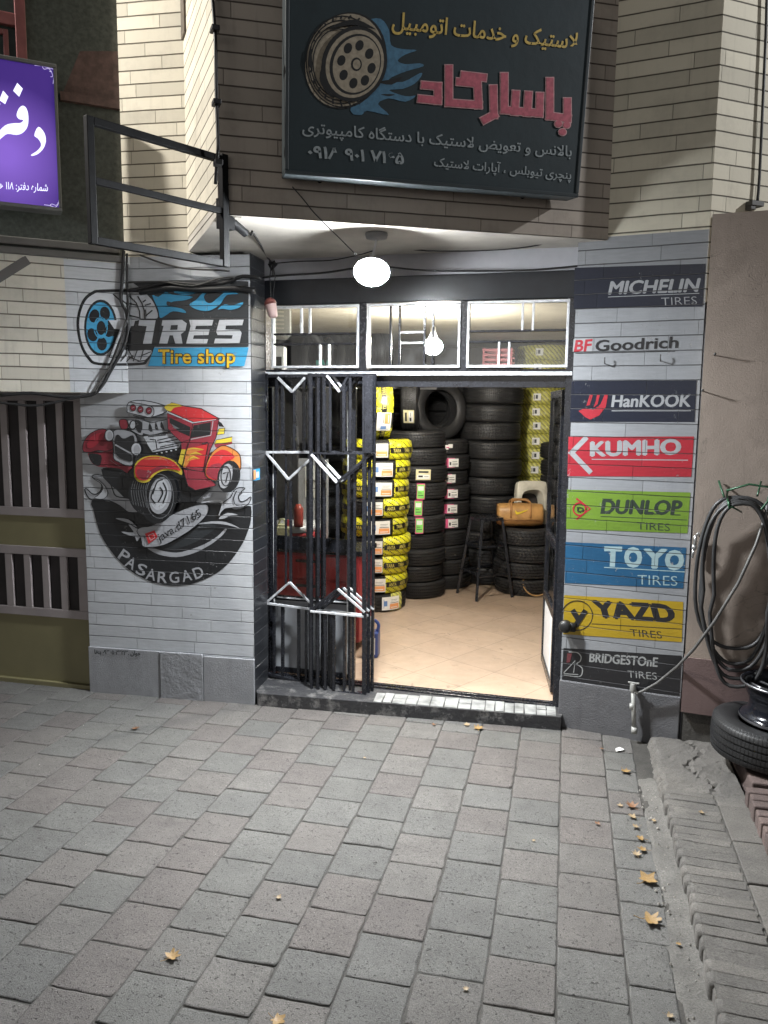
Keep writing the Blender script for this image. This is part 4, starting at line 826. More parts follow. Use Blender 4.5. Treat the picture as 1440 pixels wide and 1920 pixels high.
# ------------------------------------------------------------------ purple lightbox sign, cut by the left edge
FPb = Fr(FB.glob((0, -.115, 0)), R(25)); lb = thing('lightbox_sign', 'glowing purple lightbox sign with white Persian writing at the left edge', 'sign', FPb.mat())
ur = FPb.px(111, 262)[0]; zt_ = FPb.px(103, 122)[1]; zb_ = FPb.px(117, 398)[1]
def purple():
    t = NT('purple_backlit_face'); s = t.n('ShaderNodeSeparateXYZ'); t.t.links.new(t.obj(), s.inputs[0])
    g1 = t.math('SUBTRACT', s.outputs[0], FPb.px(10, 290)[0]); g2 = t.math('SUBTRACT', s.outputs[2], FPb.px(10, 290)[1])
    d = t.math('SQRT', t.math('ADD', t.math('MULTIPLY', g1, g1), t.math('MULTIPLY', g2, g2))); f = t.ramp(d, .05, .42)
    c = t.mix(f, (.30,.16,.75), (.035,.014,.17)); return t.out((.10,.05,.3), .35, Emission_Color=c, Emission_Strength=SIGN_L)
b = MB(); b.box((-3.0,-.004,zb_+.02),(ur-.015,.0,zt_-.02)); b.build('face', purple(), lb)
b = MB(); b.box((-3.0,-.02,zt_-.022),(ur,.10,zt_)); b.box((-3.0,-.02,zb_),(ur,.10,zb_+.022)); b.box((ur-.018,-.0195,zb_+.022),(ur,.0995,zt_-.022)); b.box((-3.0,.006,zb_+.01),(ur-.005,.098,zt_-.01)); bevel(b.build('case', mat('sign_case_metal', (.16,.165,.165), .45, .3), lb), .004)
s_wt = emit('lit_white_letters', (.80,.84,1.0), 1.25); s_or = emit('lit_lilac_ornament', (.45,.38,.75), .8)
z1_ = lambda x, y: (x/4.175, y/4.175)
P = Painter(FPb, z1_, .006)
P.poly(spline([(268,1060),(300,995),(345,1040),(359,1100),(342,1160),(300,1205),(255,1222),(243,1214),(288,1185),(318,1150),(318,1118),(295,1085)], 3, True), s_wt)
P.poly(spline([(-20,1050),(40,985),(100,968),(152,966),(172,958),(182,942),(150,935),(130,905),(146,855),(176,830),(206,850),(222,910),(216,990),(180,1040),(130,1058),(60,1050),(20,1075),(-20,1105)], 3, True), s_wt)
for q in ([(135,652),(178,697),(150,760),(103,713)],[(24,712),(66,760),(40,818),(-5,786)],[(-40,765),(2,815),(-20,870),(-64,835)]): P.poly(q, s_wt)
P.text(shape('شماره دفتر: ۱۱۸ هم'), (-40,1510), (372,1530), (-36,1418), s_wt, .004, fit='box'); P.done('lettering', lb, 'white glowing Persian letters')
P = Painter(FPb, z1_, .006)
for q in ([(270,515),(330,520),(380,535),(415,545),(422,580),(415,660)],[(330,520),(345,545),(380,540),(400,565),(385,560)],[(400,560),(412,600),(395,605)],[(345,1605),(390,1612),(430,1625),(455,1600),(462,1550)],[(390,1612),(405,1600),(440,1610),(460,1580)]): P.stroke(spline(q), 5, s_or)
P.done('corner_ornament', lb)
b = MB(); A = FPb.p3(0, 519, -.1); B = FPb.p3(50, 488, -.05); b.beam(A+(A-B)*4, B, .05, .05); b.build('bracket', mat('rusty_bracket', (.035,.03,.027), .6), lb)
# ------------------------------------------------------------------ empty sign frame on the bay corner
Fo = Fr(BX + Vector((0,-.05,0)), R(49)); ef = thing('sign_holder', 'empty black steel sign frame sticking out from the bay corner', 'sign frame', Fo.mat())
tl, bl_, tr, br_, ml, mr = [Fo.p3(*p) for p in ((159,217),(160,458),(424,294),(418,498),(160,340),(415,391))]
ue, uw = tr.x, tl.x; b = MB(); k = .034
zT, zB, zM = (tl.z+tr.z)/2, (bl_.z+br_.z)/2, (ml.z+mr.z)/2
b.box((uw,-.016,zB),(uw+k,.016,zT)); b.box((ue-k-.004,-.018,zB),(ue,.018,zT+.01)); b.box((uw+k,-.015,zT-k),(ue-k,.015,zT)); b.box((uw+k,-.015,zB),(ue-k,.015,zB+k)); b.box((uw+k,-.012,zM-.015),(ue-k,.012,zM+.015))
M_frm = mat('black_frame_paint', (.007,.0073,.008), .6, var=.4, vs=14, bs=.2, Specular_IOR_Level=.12); bevel(b.build('frame', M_frm, ef), .003)
q = Fo.loc(BX); b = MB(); zc = zM-.02; b.tube([(ue-.03,.0,zc),(ue+.06,.05,zc),(ue+.17,.06,zc-.05)], .022, 10); b.box((ue-.03,.0,zc-.06),(ue+.05,.05,zc+.09)); b.tube([(ue+.02,.03,zc-.04),(ue+.02,.03,zc-.17)], .008, 8); b.build('clamp', M_frm, ef)
# ------------------------------------------------------------------ lamp under the bay
lx = onz(706, 437, ZS); lp = thing('bulb_lamp', 'glowing white bulb lamp hanging under the soffit above the door', 'lamp', T3(lx.x, lx.y, ZS))
d_ = ray(697, 510); t_ = (lx.y-CC.y-.06)/d_.y; bp = CC + d_*t_ - Vector((lx.x, lx.y, ZS)); print('bulb local', bp)
b = MB(); b.smooth = True; b.lathe([(0,0),(.062,0),(.064,-.012),(.058,-.03),(.03,-.035),(0,-.035)], 28); b.build('ceiling_rose', mat('lamp_base_plastic', (.25,.25,.25), .5), lp)
ax = Vector((0, -.8, -1)).normalized(); Mb = Matrix.Translation(bp) @ ax.to_track_quat('Z', 'Y').to_matrix().to_4x4()
b = MB(); b.tube([(0,0,-.03), tuple((Vector((0,0,-.03))+Vector(bp)-ax*.11)/2 + Vector((.0,.01,0))), tuple(bp-ax*.11)], .006, 8); b.smooth = True; b.lathe([(0,-.13),(.018,-.13),(.02,-.075),(.032,-.05),(.05,-.028),(.086,-.022),(.102,-.006),(.102,.002),(.098,.002),(.097,-.004),(.0,-.004)], 28, Mb); b.build('socket', mat('lamp_socket_plastic', (.55,.55,.56), .4), lp)
b = MB(); b.smooth = True; b.lathe([(.097,-.002),(.099,.004),(.094,.012),(.072,.020),(.04,.025),(0,.027)], 28, Mb); b.build('bulb', emit('bulb_glow', (.93,.97,1.0), BULB_L), lp)
# ------------------------------------------------------------------ street lamps off to the sides, outside the picture
def street_lamp(x, y, lab, head, aim, watts, spot, col):
    sl = thing('street_lamp', lab, 'street lamp', T3(x, y, 0), 'street lamps beyond the picture edges'); h = Vector(head)
    b = MB(); b.smooth = True; b.lathe([(.0,0),(.11,0),(.10,.3),(.06,.35),(.045,h.z),(0,h.z)], 16); b.build('pole', mat('lamp_pole_grey', (.2,.2,.2), .5, .5), sl)
    hl = h - Vector((x, y, 0)); b = MB(); b.beam((0,0,h.z-.03), hl+Vector((0,0,.09)), .05); b.box((hl.x-.14,hl.y-.14,h.z+.03),(hl.x+.14,hl.y+.14,h.z+.12)); b.build('lamp_head', mat('lamp_head_grey', (.25,.25,.25), .5, .3), sl)
    ld = bpy.data.lights.new('street_light', 'SPOT'); ld.energy = watts; ld.color = col; ld.spot_size = R(spot); ld.spot_blend = .8; ld.shadow_soft_size = .07
    lo_ = bpy.data.objects.new('street_light', ld); C.objects.link(lo_); lo_.parent = sl; lo_.location = hl
    lo_.rotation_euler = (Vector(aim)-h).to_track_quat('-Z', 'Y').to_euler()
street_lamp(-4.9, 3.7, 'street lamp pole standing beyond the left edge of the view', (-4.25, 4.08, 5.75), (-1.3, 4.9, 3.3), STREET_W, 74, (1.0,.96,.88))
street_lamp(6.9, 2.9, 'street lamp pole standing beyond the right edge of the view', (6.2, 3.3, 5.7), (1.3, 4.6, 3.5), STREET_W*.8, 66, (.97,.98,1.0))
# ------------------------------------------------------------------ tyres
def at(x, y, Y): d = ray(x, y); return CC + d*(Y/d.y)
def tyre_mat(name, base=.020, k=70, lug=1.0):
    t = NT(name); s = t.n('ShaderNodeSeparateXYZ'); t.t.links.new(t.obj(), s.inputs[0])
    a = t.math('ARCTAN2', s.outputs[1], s.outputs[0]); zz = s.outputs[2]
    v = t.math('SINE', t.math('ADD', t.math('MULTIPLY', a, k), t.math('MULTIPLY', t.math('ABSOLUTE', zz), 55*lug)))
    rad = t.math('SQRT', t.math('ADD', t.math('MULTIPLY', s.outputs[0], s.outputs[0]), t.math('MULTIPLY', s.outputs[1], s.outputs[1])))
    tread = t.ramp(rad, .292, .298); sip = t.math('MULTIPLY', t.ramp(v, .55, .85), tread)
    c = t.mix(t.ramp(t.noise(9, detail=5), .3, .75), (base*.8, base*.8, base*.85), (base*1.5, base*1.5, base*1.55)); c = t.mix(sip, c, (.006,.006,.006))
    h = t.math('ADD', t.math('MULTIPLY', sip, -1.0), t.math('MULTIPLY', t.noise(60), .15))
    return t.out(c, .52, 0, t.bump(h, .6, .006))
M_ty = [tyre_mat('tyre_rubber', .019, 66), tyre_mat('tyre_rubber_fine', .0165, 96, .3), tyre_mat('tyre_rubber_lug', .020, 48, 1.8)]
def tyre_prof(Ro, w, Ri):
    h = w/2; sh = Ro-Ri; out = [(Ri, -h*.72), (Ri+.012, -h*.86), (Ri+sh*.35, -h*.98), (Ri+sh*.6, -h), (Ro-.030, -h*.93), (Ro-.012, -h*.84)]
    g = .010; n = 4; tw = h*1.60; z = -tw/2; rib = (tw - n*.012)/(n+1)
    def cr(z): return Ro - .006*(z/h)**2*2
    for i in range(n+1):
        out += [(cr(z), z), (cr(z+rib), z+rib)]
        if i < n: out += [(cr(z+rib)-g, z+rib+.0015), (cr(z+rib)-g, z+rib+.0105)]
        z += rib+.012
    out += [(Ro-.012, h*.84), (Ro-.030, h*.93), (Ri+sh*.6, h), (Ri+sh*.35, h*.98), (Ri+.012, h*.86), (Ri, h*.72), (Ri+.006, h*.5), (Ro-.022, h*.55), (Ro-.018, 0), (Ro-.022, -h*.55), (Ri+.006, -h*.5)]
    return out
def tyre_mesh(Ro, w, Ri, mi): 
    b = MB(); b.smooth = False; b.lathe(tyre_prof(Ro, w, Ri), 56, closed=True); b.sm = [False]*len(b.f)
    me = bpy.data.meshes.new('tyre'); me.from_pydata(b.v, [], b.f); me.materials.append(M_ty[mi]); me.polygons.foreach_set('use_smooth', [True]*len(b.f)); me.update()
    try: me.set_sharp_from_angle(angle=R(38))
    except Exception: pass
    return me
def patch(b, r, z0, z1, a0, a1, n=10, crown=0.0, jit=0.0, rg=random):
    nv = len(b.v)
    for i in range(n+1):
        t = a0+(a1-a0)*i/n
        for z in (z0, z1): k = r+(rg.uniform(-jit, jit) if jit else 0); b.v.append((k*math.cos(t), k*math.sin(t), z+(rg.uniform(-jit, jit) if jit else 0)))
    for i in range(n): a = nv+2*i; b.face((a, a+2, a+3, a+1))
def wrapmat(name, col, dark, k=26, dens=.55):
    t = NT(name); s = t.n('ShaderNodeSeparateXYZ'); t.t.links.new(t.obj(), s.inputs[0]); a = t.math('ARCTAN2', s.outputs[1], s.outputs[0])
    v = t.math('SINE', t.math('ADD', t.math('MULTIPLY', a, k), t.math('MULTIPLY', s.outputs[2], 120))); v2 = t.math('SINE', t.math('SUBTRACT', t.math('MULTIPLY', a, k*3.1), t.math('MULTIPLY', s.outputs[2], 210)))
    f = t.math('MULTIPLY', t.ramp(v, dens-.1, dens+.1), t.ramp(v2, -.35, -.1)); c = t.mix(f, col, dark)
    c = t.mix(t.math('MULTIPLY', t.ramp(t.noise(26, detail=5), .55, .75), .5), c, (.86,.85,.55))
    return t.out(c, .28, 0, t.bump(t.noise(34, detail=4, dist=1.5), .7, .012))
M_wr = wrapmat('yellow_film', (.70,.66,.02), (.045,.045,.02)); M_wr2 = wrapmat('pale_yellow_film', (.60,.57,.12), (.10,.10,.05), 40, .1); M_wb = mat('black_film_band', (.012,.012,.012), .3); M_wl = mat('film_letters', (.58,.50,.12), .4)
M_pap = mat('label_paper', (.78,.77,.72), .5, var=.06); M_lor = mat('label_orange', (.80,.34,.12), .5); M_lbl = mat('label_blue', (.14,.26,.52), .5); M_lpk = mat('label_pink', (.72,.10,.25), .5); M_lgn = mat('label_green', (.22,.62,.12), .5); M_lcr = mat('label_cream', (.72,.66,.40), .5); M_lbk = mat('label_ink', (.03,.03,.03), .5)
FAC = R(-90)
def wrap_part(parent, Ro, w, arcs, m=M_wr, band=True, seed=1, word='TARA'):
    rg = random.Random(seed); h = w/2
    for a0, a1 in arcs:
        b = MB(); b.smooth = True; n = max(4, int((a1-a0)/.11)); prof = [(Ro-.10,-h*1.03),(Ro-.035,-h*1.02),(Ro-.004,-h*.86),(Ro+.005,-h*.4),(Ro+.006,h*.4),(Ro-.004,h*.86),(Ro-.035,h*1.02),(Ro-.10,h*1.03)]
        K = len(prof)
        for i in range(n+1):
            t = a0+(a1-a0)*i/n
            for r_, z in prof: q = r_+rg.uniform(-.003,.006); b.v.append((q*math.cos(t), q*math.sin(t), z+rg.uniform(-.004,.004)))
        for i in range(n):
            for k in range(K-1): b.face((i*K+k, (i+1)*K+k, (i+1)*K+k+1, i*K+k+1))
        o = b.build('wrap', m, parent)
        if band:
            b = MB(); patch(b, Ro+.0135, -.026, .022, a0+.02, a1-.02, n); vs, fs, y0, y1 = glyphs(word, .02); b.mi = 1; t = a0+.1
            while t < a1-.3:
                q = len(b.v)
                for x, y in vs: an = t + x*.26; b.v.append(((Ro+.0145)*math.cos(an), (Ro+.0145)*math.sin(an), -.020+y/CAP*.034))
                for f in fs: b.face([q+i for i in f])
                t += .40
            b.build('printed_band', [M_wb, M_wl], o)
def label_part(parent, Ro, w, kind, a=FAC, seed=1):
    rg = random.Random(seed); b = MB(); h = w/2; r = Ro+.016 if kind == 'w' else Ro+.004; mats = [M_pap, M_lor, M_lbl, M_lpk, M_lgn, M_lcr, M_lbk]
    def q(m, z0, z1, a0, a1, dr): b.mi = m; patch(b, r+dr, z0, z1, a+a0, a+a1, 6)
    if kind == 'w':
        q(0,-h*.72,h*.66,-.30,.27,0); q(2,-h*.30,h*.25,-.24,-.14,.001); q(2,-h*.5,h*.45,-.25,-.235,.001); q(1,-h*.62,-h*.1,-.06,.25,.001); q(6,-h*.02,h*.03,-.04,.24,.0015); q(6,h*.30,h*.33,-.02,.2,.0015); q(6,h*.16,h*.18,-.02,.16,.0015); q(0,-h*.50,-h*.42,-.03,.2,.002)
    if kind == 'c': q(5,-h*.62,h*.6,-.24,.24,0); q(0,-h*.5,.0,-.2,.2,.001); q(6,h*.2,h*.42,-.16,.16,.0015); q(6,-h*.3,-h*.1,-.16,-.02,.0015); q(6,-h*.25,-h*.2,.02,.16,.0015)
    if kind == 'g': q(3,-h*.95,h*.92,-.13,.13,0); q(4,-h*.82,h*.80,-.115,.115,.001); q(0,h*.1,h*.6,-.09,.09,.0015); q(6,-h*.5,-h*.42,-.08,.08,.002); q(6,-h*.2,-h*.14,-.08,.03,.002)
    if kind == 'p': q(3,-h*.62,h*.60,-.24,.10,0); q(0,-h*.55,h*.52,-.13,.24,.001); q(6,-h*.3,h*.1,-.10,-.04,.002); q(6,-h*.22,-h*.12,.0,.2,.002); q(6,h*.1,h*.16,.0,.18,.002); q(6,-h*.45,-h*.4,.0,.12,.002)
    if kind == 't': q(0,-h*.3,h*.28,-.14,-.02,0); q(0,-h*.1,h*.4,-.03,.13,.001); q(3,-h*.1,h*.05,-.10,.0,.002)
    if kind == 's': q(0,-h*.42,h*.5,-.20,.06,.012); q(6,-h*.3,h*.3,-.17,-.15,.013); q(6,-h*.2,h*.3,-.12,-.04,.013)
    b.build('paper_label', mats, parent)
ORD = ('first','second','third','fourth','fifth','sixth','seventh','eighth','ninth','tenth','eleventh','twelfth','thirteenth','fourteenth','fifteenth','sixteenth')
_tm = {}
def tyre(M, label, Ro=.31, w=.18, Ri=.20, mi=0, group=None):
    k = (Ro, w, Ri, mi)
    if k not in _tm: _tm[k] = tyre_mesh(*k)
    o = bpy.data.objects.new('tyre', _tm[k]); C.objects.link(o); o.matrix_world = M; return tag(o, label, 'tyre', group)
def stack(cx, cy, n, w, Ro, mi, lab, group, seed, Ri=.2, z0=ZF, parts=None, pitch=.985, lean=(0,0)):
    rg = random.Random(seed); res = []
    for i in range(n):
        z = z0 + w*pitch*(i+.5)
        M = Matrix.Translation((cx+rg.uniform(-.02,.02)+lean[0]*i, cy+rg.uniform(-.018,.018)+lean[1]*i, z)) @ Matrix.Rotation(rg.uniform(-.016,.016), 4, 'X') @ Matrix.Rotation(rg.uniform(-.018,.018), 4, 'Y')
        o = tyre(M, lab(i), Ro, w, Ri, mi if not isinstance(mi, tuple) else mi[i % len(mi)], group); res.append(o)
        if parts: parts(i, o, Ro, w, rg)
    return res
def fl(x, y, r): # centre of a round thing whose nearest floor point shows at a pixel
    p = onz(x, y, ZF); d = Vector((p.x, p.y, 0)).normalized(); return p.x + d.x*r, p.y + d.y*r
# stack beside the gate, wrapped in yellow film
x1, y1 = fl(703, 1149, .31)
def p1(i, o, Ro, w, rg):
    if i == 0: wrap_part(o, Ro, w, [(FAC-1.5,FAC-.75),(FAC+.55,FAC+1.0)], M_wr2, False, 50); label_part(o, Ro, w, 'w', FAC+.55, i); return
    c = rg.uniform(-.12,.30); g0, g1 = c-.30-rg.uniform(0,.14), c+.26+rg.uniform(.0,.12)
    if i in (3,5): g0, g1 = c-.9, c+.28
    wrap_part(o, Ro, w, [(FAC-1.9, FAC+g0),(FAC+g1, FAC+1.75)], M_wr, True, 60+i, ('TARA','ANTA')[i % 2])
    label_part(o, Ro, w, 'w', FAC+c-.02, i)
stack(x1, y1, 9, .182, .315, (1,0), lambda i: '%s tyre from the floor in the stack wrapped in yellow film beside the folding gate' % ORD[i] if i else 'bottom tyre with torn film under the stack wrapped in yellow film', 'tyres in the yellow wrapped stack', 21, .2, parts=p1)
zt1 = ZF+.182*.985*9
o = tyre(Matrix.Translation((x1+.015, y1-.02, zt1+.30)) @ Matrix.Rotation(R(-80), 4, 'Z') @ Matrix.Rotation(R(90), 4, 'X'), 'tyre in yellow film standing upright on top of the yellow wrapped stack', .305, .19, .2, 1)
wrap_part(o, .305, .19, [(-3.1, -.66), (-.16, 3.0)], M_wr, True, 81); label_part(o, .305, .19, 'w', -.42)
# second stack, green labels
x2, y2 = fl(775, 1124, .31)
def p2(i, o, Ro, w, rg):
    if i in (4,5,6): label_part(o, Ro, w, 'g', FAC+.10+rg.uniform(-.03,.03))
    if i == 7: label_part(o, Ro, w, 'c', FAC+.16)
stack(x2, y2, 10, .171, .31, (1,1,1,1,2,2,2,1,0,0), lambda i: '%s black tyre from the floor in the stack with green labels' % ORD[i], 'tyres in the stack with green labels', 22, parts=p2)
zt2 = ZF+.171*.985*10
o = tyre(Matrix.Translation((x2-.06, y2+.04, zt2+.30)) @ Matrix.Rotation(R(-95), 4, 'Z') @ Matrix.Rotation(R(90), 4, 'X'), 'slim black tyre with a cream label standing upright on the green labelled stack', .31, .175, .2, 1); label_part(o, .31, .175, 'c', -.55)
# third stack, pink labels
x3, y3 = fl(828, 1107, .30)
def p3_(i, o, Ro, w, rg):
    if i in (4,5,6,7,8): label_part(o, Ro, w, 'p', FAC+.26+rg.uniform(-.05,.05))
    if i == 9: label_part(o, Ro, w, 't', FAC+.24)
stack(x3, y3, 10, .161, .30, (1,1,1,1,0,0,0,0,0,0), lambda i: '%s black tyre from the floor in the slim stack with pink and white labels' % ORD[i], 'tyres in the stack with pink labels', 23, parts=p3_, lean=(-.004,0))
zt3 = ZF+.161*.985*10
tyre(Matrix.Translation((x3-.08, y3+.05, zt3+.31)) @ Matrix.Rotation(R(28), 4, 'Z') @ Matrix.Rotation(R(84), 4, 'X'), 'wide black tyre standing on edge on the pink labelled stack, its hole showing', .33, .2, .2, 1)
tyre(Matrix.Translation((x3-.10, y3+.42, zt3+.33)) @ Matrix.Rotation(R(25), 4, 'Z') @ Matrix.Rotation(R(88), 4, 'X'), 'black tyre standing on edge in the dark behind the hole of another tyre', .33, .2, .2, 0)
# tall stack in the middle
x4, y4 = 1.165, 8.72
stack(x4, y4, 12, .199, .335, (1,1,0), lambda i: '%s tyre from the floor in the tallest plain black stack' % ORD[i], 'tyres in the tallest black stack', 24, .21)
# yellow wrapped stack at the back right, on plain tyres
p = at(1017, 800, 9.15); x5, y5 = p.x, p.y
def p5(i, o, Ro, w, rg):
    if i >= 6: wrap_part(o, Ro, w, [(-math.pi, math.pi)], M_wr2, False, 90+i); label_part(o, Ro, w, 's', FAC-.30+rg.uniform(-.05,.05))
stack(x5, y5, 16, .168, .31, 1, lambda i: ('%s dark tyre from the floor under the yellow wrapped tyres at the back right' % ORD[i]) if i < 6 else ('%s yellow wrapped tyre from below in the back right stack' % ORD[i-6]), 'tyres in the back right stack', 25, parts=p5, pitch=.973)
# stack behind the open leaf and the low stack with the bag
p = at(1068, 900, 8.55); stack(p.x, p.y, 9, .175, .31, (1,0), lambda i: '%s tyre from the floor in the dark stack half hidden by the open door leaf' % ORD[i], 'tyres in the stack behind the door leaf', 26)
x7, y7 = fl(985, 1119, .32)
stack(x7, y7, 4, .176, .335, 2, lambda i: ('bottom','second','third','top')[i]+' tyre of the low stack under the brown bag', 'tyres under the bag', 27)
zt7 = ZF+.176*.985*4
for k, (px_, py_, n_, Y) in enumerate(((740,800,11,9.3),(850,800,12,9.55),(650,900,9,9.0))):
    p = at(px_, py_, Y); stack(p.x, p.y, n_, .19, .32, 1, lambda i: '%s tyre from the floor in the %s dark stack along the back wall' % (ORD[i], ('left','right','far left')[k]), 'tyres in the dark stacks at the back wall', 30+k)
# shelf with upright tyres seen through the transom windows
p0 = at(500, 705, 8.3); p1_ = at(900, 705, 8.3)
sh = thing('wall_shelf', 'dark metal shelf high in the shop seen through the transom windows', 'shelf', T3(0,0,0))
zsh = 2.20
b = MB(); b.beam((p0.x,8.2,zsh),(p1_.x-.5,8.6,zsh),.5,.03); bevel(b.build('board', mat('shelf_board', (.10,.10,.10), .5), sh), .003)
for q_ in ((p0.x+.3,8.28),(-.35,8.6)): b = MB(); b.beam((*q_,ZF),(*q_,zsh-.02),.04); b.build('post', M_black, sh)
for k, (px_, rz, lab) in enumerate(((560,20,'black tyre standing on the high shelf nearest the white box'),(612,-35,'black tyre with a green tag standing on the high shelf'),(660,10,'black tyre standing on the high shelf between two others'),(700,-60,'black tyre seen edge on at the right end of the high shelf'))):
    p = at(px_, 660, 8.35+.004*k); o = tyre(Matrix.Translation((p.x, p.y, zsh+.015+.31)) @ Matrix.Rotation(R(rz), 4, 'Z') @ Matrix.Rotation(R(90), 4, 'X'), lab, .31, .18, .2, 1, 'tyres on the high shelf')
    if k == 1: b = MB(); b.box((-.06,-.10,.092),(.10,-.05,.096)); b.build('tag', mat('green_tag', (.10,.42,.36), .5), o)
# ------------------------------------------------------------------ other things in the shop
p = at(812, 648, 6.2); il = thing('bulb_lamp', 'bare glowing bulb hanging on a wire inside the shop', 'lamp', T3(p.x, p.y, p.z))
b = MB(); b.tube([(0,0,.12),(.005,.004,.2),(0,0,2.745-p.z)], .004, 6); b.build('wire', M_black, il)
b = MB(); b.smooth = True; b.lathe([(0,.14),(.018,.14),(.022,.10),(.036,.06),(.04,.05),(0,.05)], 18); b.build('socket', M_white, il)
b = MB(); b.smooth = True; b.lathe([(.036,.049),(.062,.03),(.075,0),(.07,-.03),(.05,-.055),(.025,-.068),(0,-.072)], 22); b.build('bulb', emit('inner_bulb_glow', (1.0,.95,.86), INNER_L), il)
feet = [onz(*q, ZF) for q in ((893,1128),(960,1120),(924,1096),(857,1112))]; cs = sum((f for f in feet), Vector((0,0,0)))/4
st = thing('bar_stool', 'tall black iron stool standing on the tiled floor before the tyre stacks', 'stool', T3(cs.x, cs.y, ZF)); feet = [f - Vector((cs.x, cs.y, ZF)) for f in feet]; HT = .80
tops = [Vector((f.x*.56, f.y*.56, HT)) for f in feet]
for f, tp in zip(feet, tops): b = MB(); b.beam(f, tp, .026); bevel(b.build('leg', M_black, st), .003)
for h, zz in ((.24,0),(.26,1),(.53,0),(.53,1)):
    for i in range(4):
        if (i % 2) == zz: a, c = feet[i].lerp(tops[i], h/HT), feet[(i+1)%4].lerp(tops[(i+1)%4], h/HT); b = MB(); b.beam(a, c, .020); b.build('rung', M_black, st)
b = MB()
for i in range(4): b.beam(tops[i], tops[(i+1)%4], .028)
n = len(b.v); b.v += [tuple(t_+Vector((0,0,.004))) for t_ in tops]; b.face((n,n+1,n+2,n+3)); b.build('seat', M_black, st)
M_lea = mat('tan_leather', (.46,.25,.085), .42, var=.25, vs=9, bs=.4, bsc=30); M_leb = mat('tan_leather_dark', (.35,.17,.055), .45, var=.25, vs=9, bs=.4)
pb = at(974, 972, y7-.06); bag = thing('duffel_bag', 'tan leather duffel bag with a yellow tick mark lying on the low tyre stack', 'bag', Matrix.Translation((pb.x, pb.y, zt7+.128)) @ Matrix.Rotation(R(-3), 4, 'Z'))
b = MB(); b.smooth = True; rg = random.Random(4); N, K = 20, 24
for i in range(N+1):
    u = i/N; x = -.235+.47*u; e = min(1, .86+.5*min(u,1-u)*4*.25) if 0 < i < N else .80
    for k in range(K):
        a = 2*math.pi*k/K; sag = 1-.10*math.sin(math.pi*u)*(1 if math.sin(a) > .3 else 0); ry = .118*e; rz_ = .128*e*sag
        s_ = lambda v: math.copysign(abs(v)**.8, v); b.v.append((x, ry*s_(math.cos(a))+rg.uniform(-.002,.002), rz_*s_(math.sin(a))+rg.uniform(-.0025,.0025)))
for i in range(N):
    for k in range(K): b.mi = 1 if math.sin(2*math.pi*(k+.5)/K) < -.25 else 0; b.face((i*K+k, (i+1)*K+k, (i+1)*K+(k+1)%K, i*K+(k+1)%K))
b.mi = 1; b.face(list(range(K))); b.face([N*K+k for k in range(K)][::-1]); b.build('body', [M_lea, M_leb], bag)
b = MB(); b.tube([(-.235,-.115,-.042),(0,-.121,-.044),(.235,-.115,-.042)], .004, 6); b.tube([(-.22,0,.10),(0,.0,.118),(.22,0,.10)], .004, 6); b.build('zip', M_leb, bag)
b = MB()
for s_ in (-1, 1): b.tube(spline([(-.10,.118*s_,-.02),(-.10,.11*s_,.07),(-.09,.06*s_,.14),(0,.02*s_,.155),(.09,.06*s_,.14),(.10,.11*s_,.07),(.10,.118*s_,-.02)], 4), .011, 8)
b.build('handle', M_leb, bag)
b = MB(); pts = spline([(-.06,.02),(-.055,-.012),(-.035,-.022),(.02,.0),(.075,.032),(.015,.012),(-.028,.0),(-.045,.005)], 3, True); n = len(pts); b.v += [(x, -.1245, z+.035) for x, z in pts]; b.face(range(n)); b.build('tick_mark', mat('yellow_print', (.80,.62,.03), .5), bag)
# white plastic shell chair standing on end behind the bag
pc = at(996, 945, y7+.10); sc_ = thing('plastic_shell', 'white plastic seat shell with a dark hollow propped behind the brown bag', 'plastic shell', Matrix.Translation((pc.x, pc.y, zt7)) @ Matrix.Rotation(R(8), 4, 'Z') @ Matrix.Rotation(R(-8), 4, 'X'))
o_ = spline([(-.16,.0),(-.17,.2),(-.155,.40),(-.12,.455),(0,.46),(.14,.45),(.165,.40),(.19,.2),(.20,.0)], 4); i_ = spline([(-.115,.0),(-.12,.15),(-.115,.28),(-.08,.345),(.01,.365),(.09,.35),(.125,.28),(.13,.15),(.135,.0)], 4)
b = MB(); n = len(o_); b.smooth = True; b.v += [(x,-.06,z) for x,z in o_] + [(x,-.075,z) for x,z in i_] + [(x,.04,z) for x,z in o_] + [(x*.85,.10,z*.9) for x,z in i_]
for i in range(n-1): b.face((i,i+1,n+i+1,n+i)); b.face((2*n+i,2*n+i+1,i+1,i)); b.face((n+i,n+i+1,3*n+i+1,3*n+i))
bevel(b.build('shell', mat('dirty_white_plastic', (.58,.55,.46), .45, var=.25, vs=8), sc_), .004)
b = MB(); b.v += [(x*.9,.085,z*.92) for x,z in i_]; b.face(range(n)); b.smooth = True
b.build('hollow', mat('dark_seat_hollow', (.03,.024,.022), .7, var=.4), sc_)
b = MB(); b.smooth = True
for k in range(3): z = .18+.0*k
b.lathe([(.125,-.05),(.135,0),(.125,.05)], 24, Matrix.Translation((.01,.10,.23)) @ Matrix.Rotation(R(90),4,'X'), a0=R(20), a1=R(160)); b.build('foam_edge', M_ty[2], sc_)
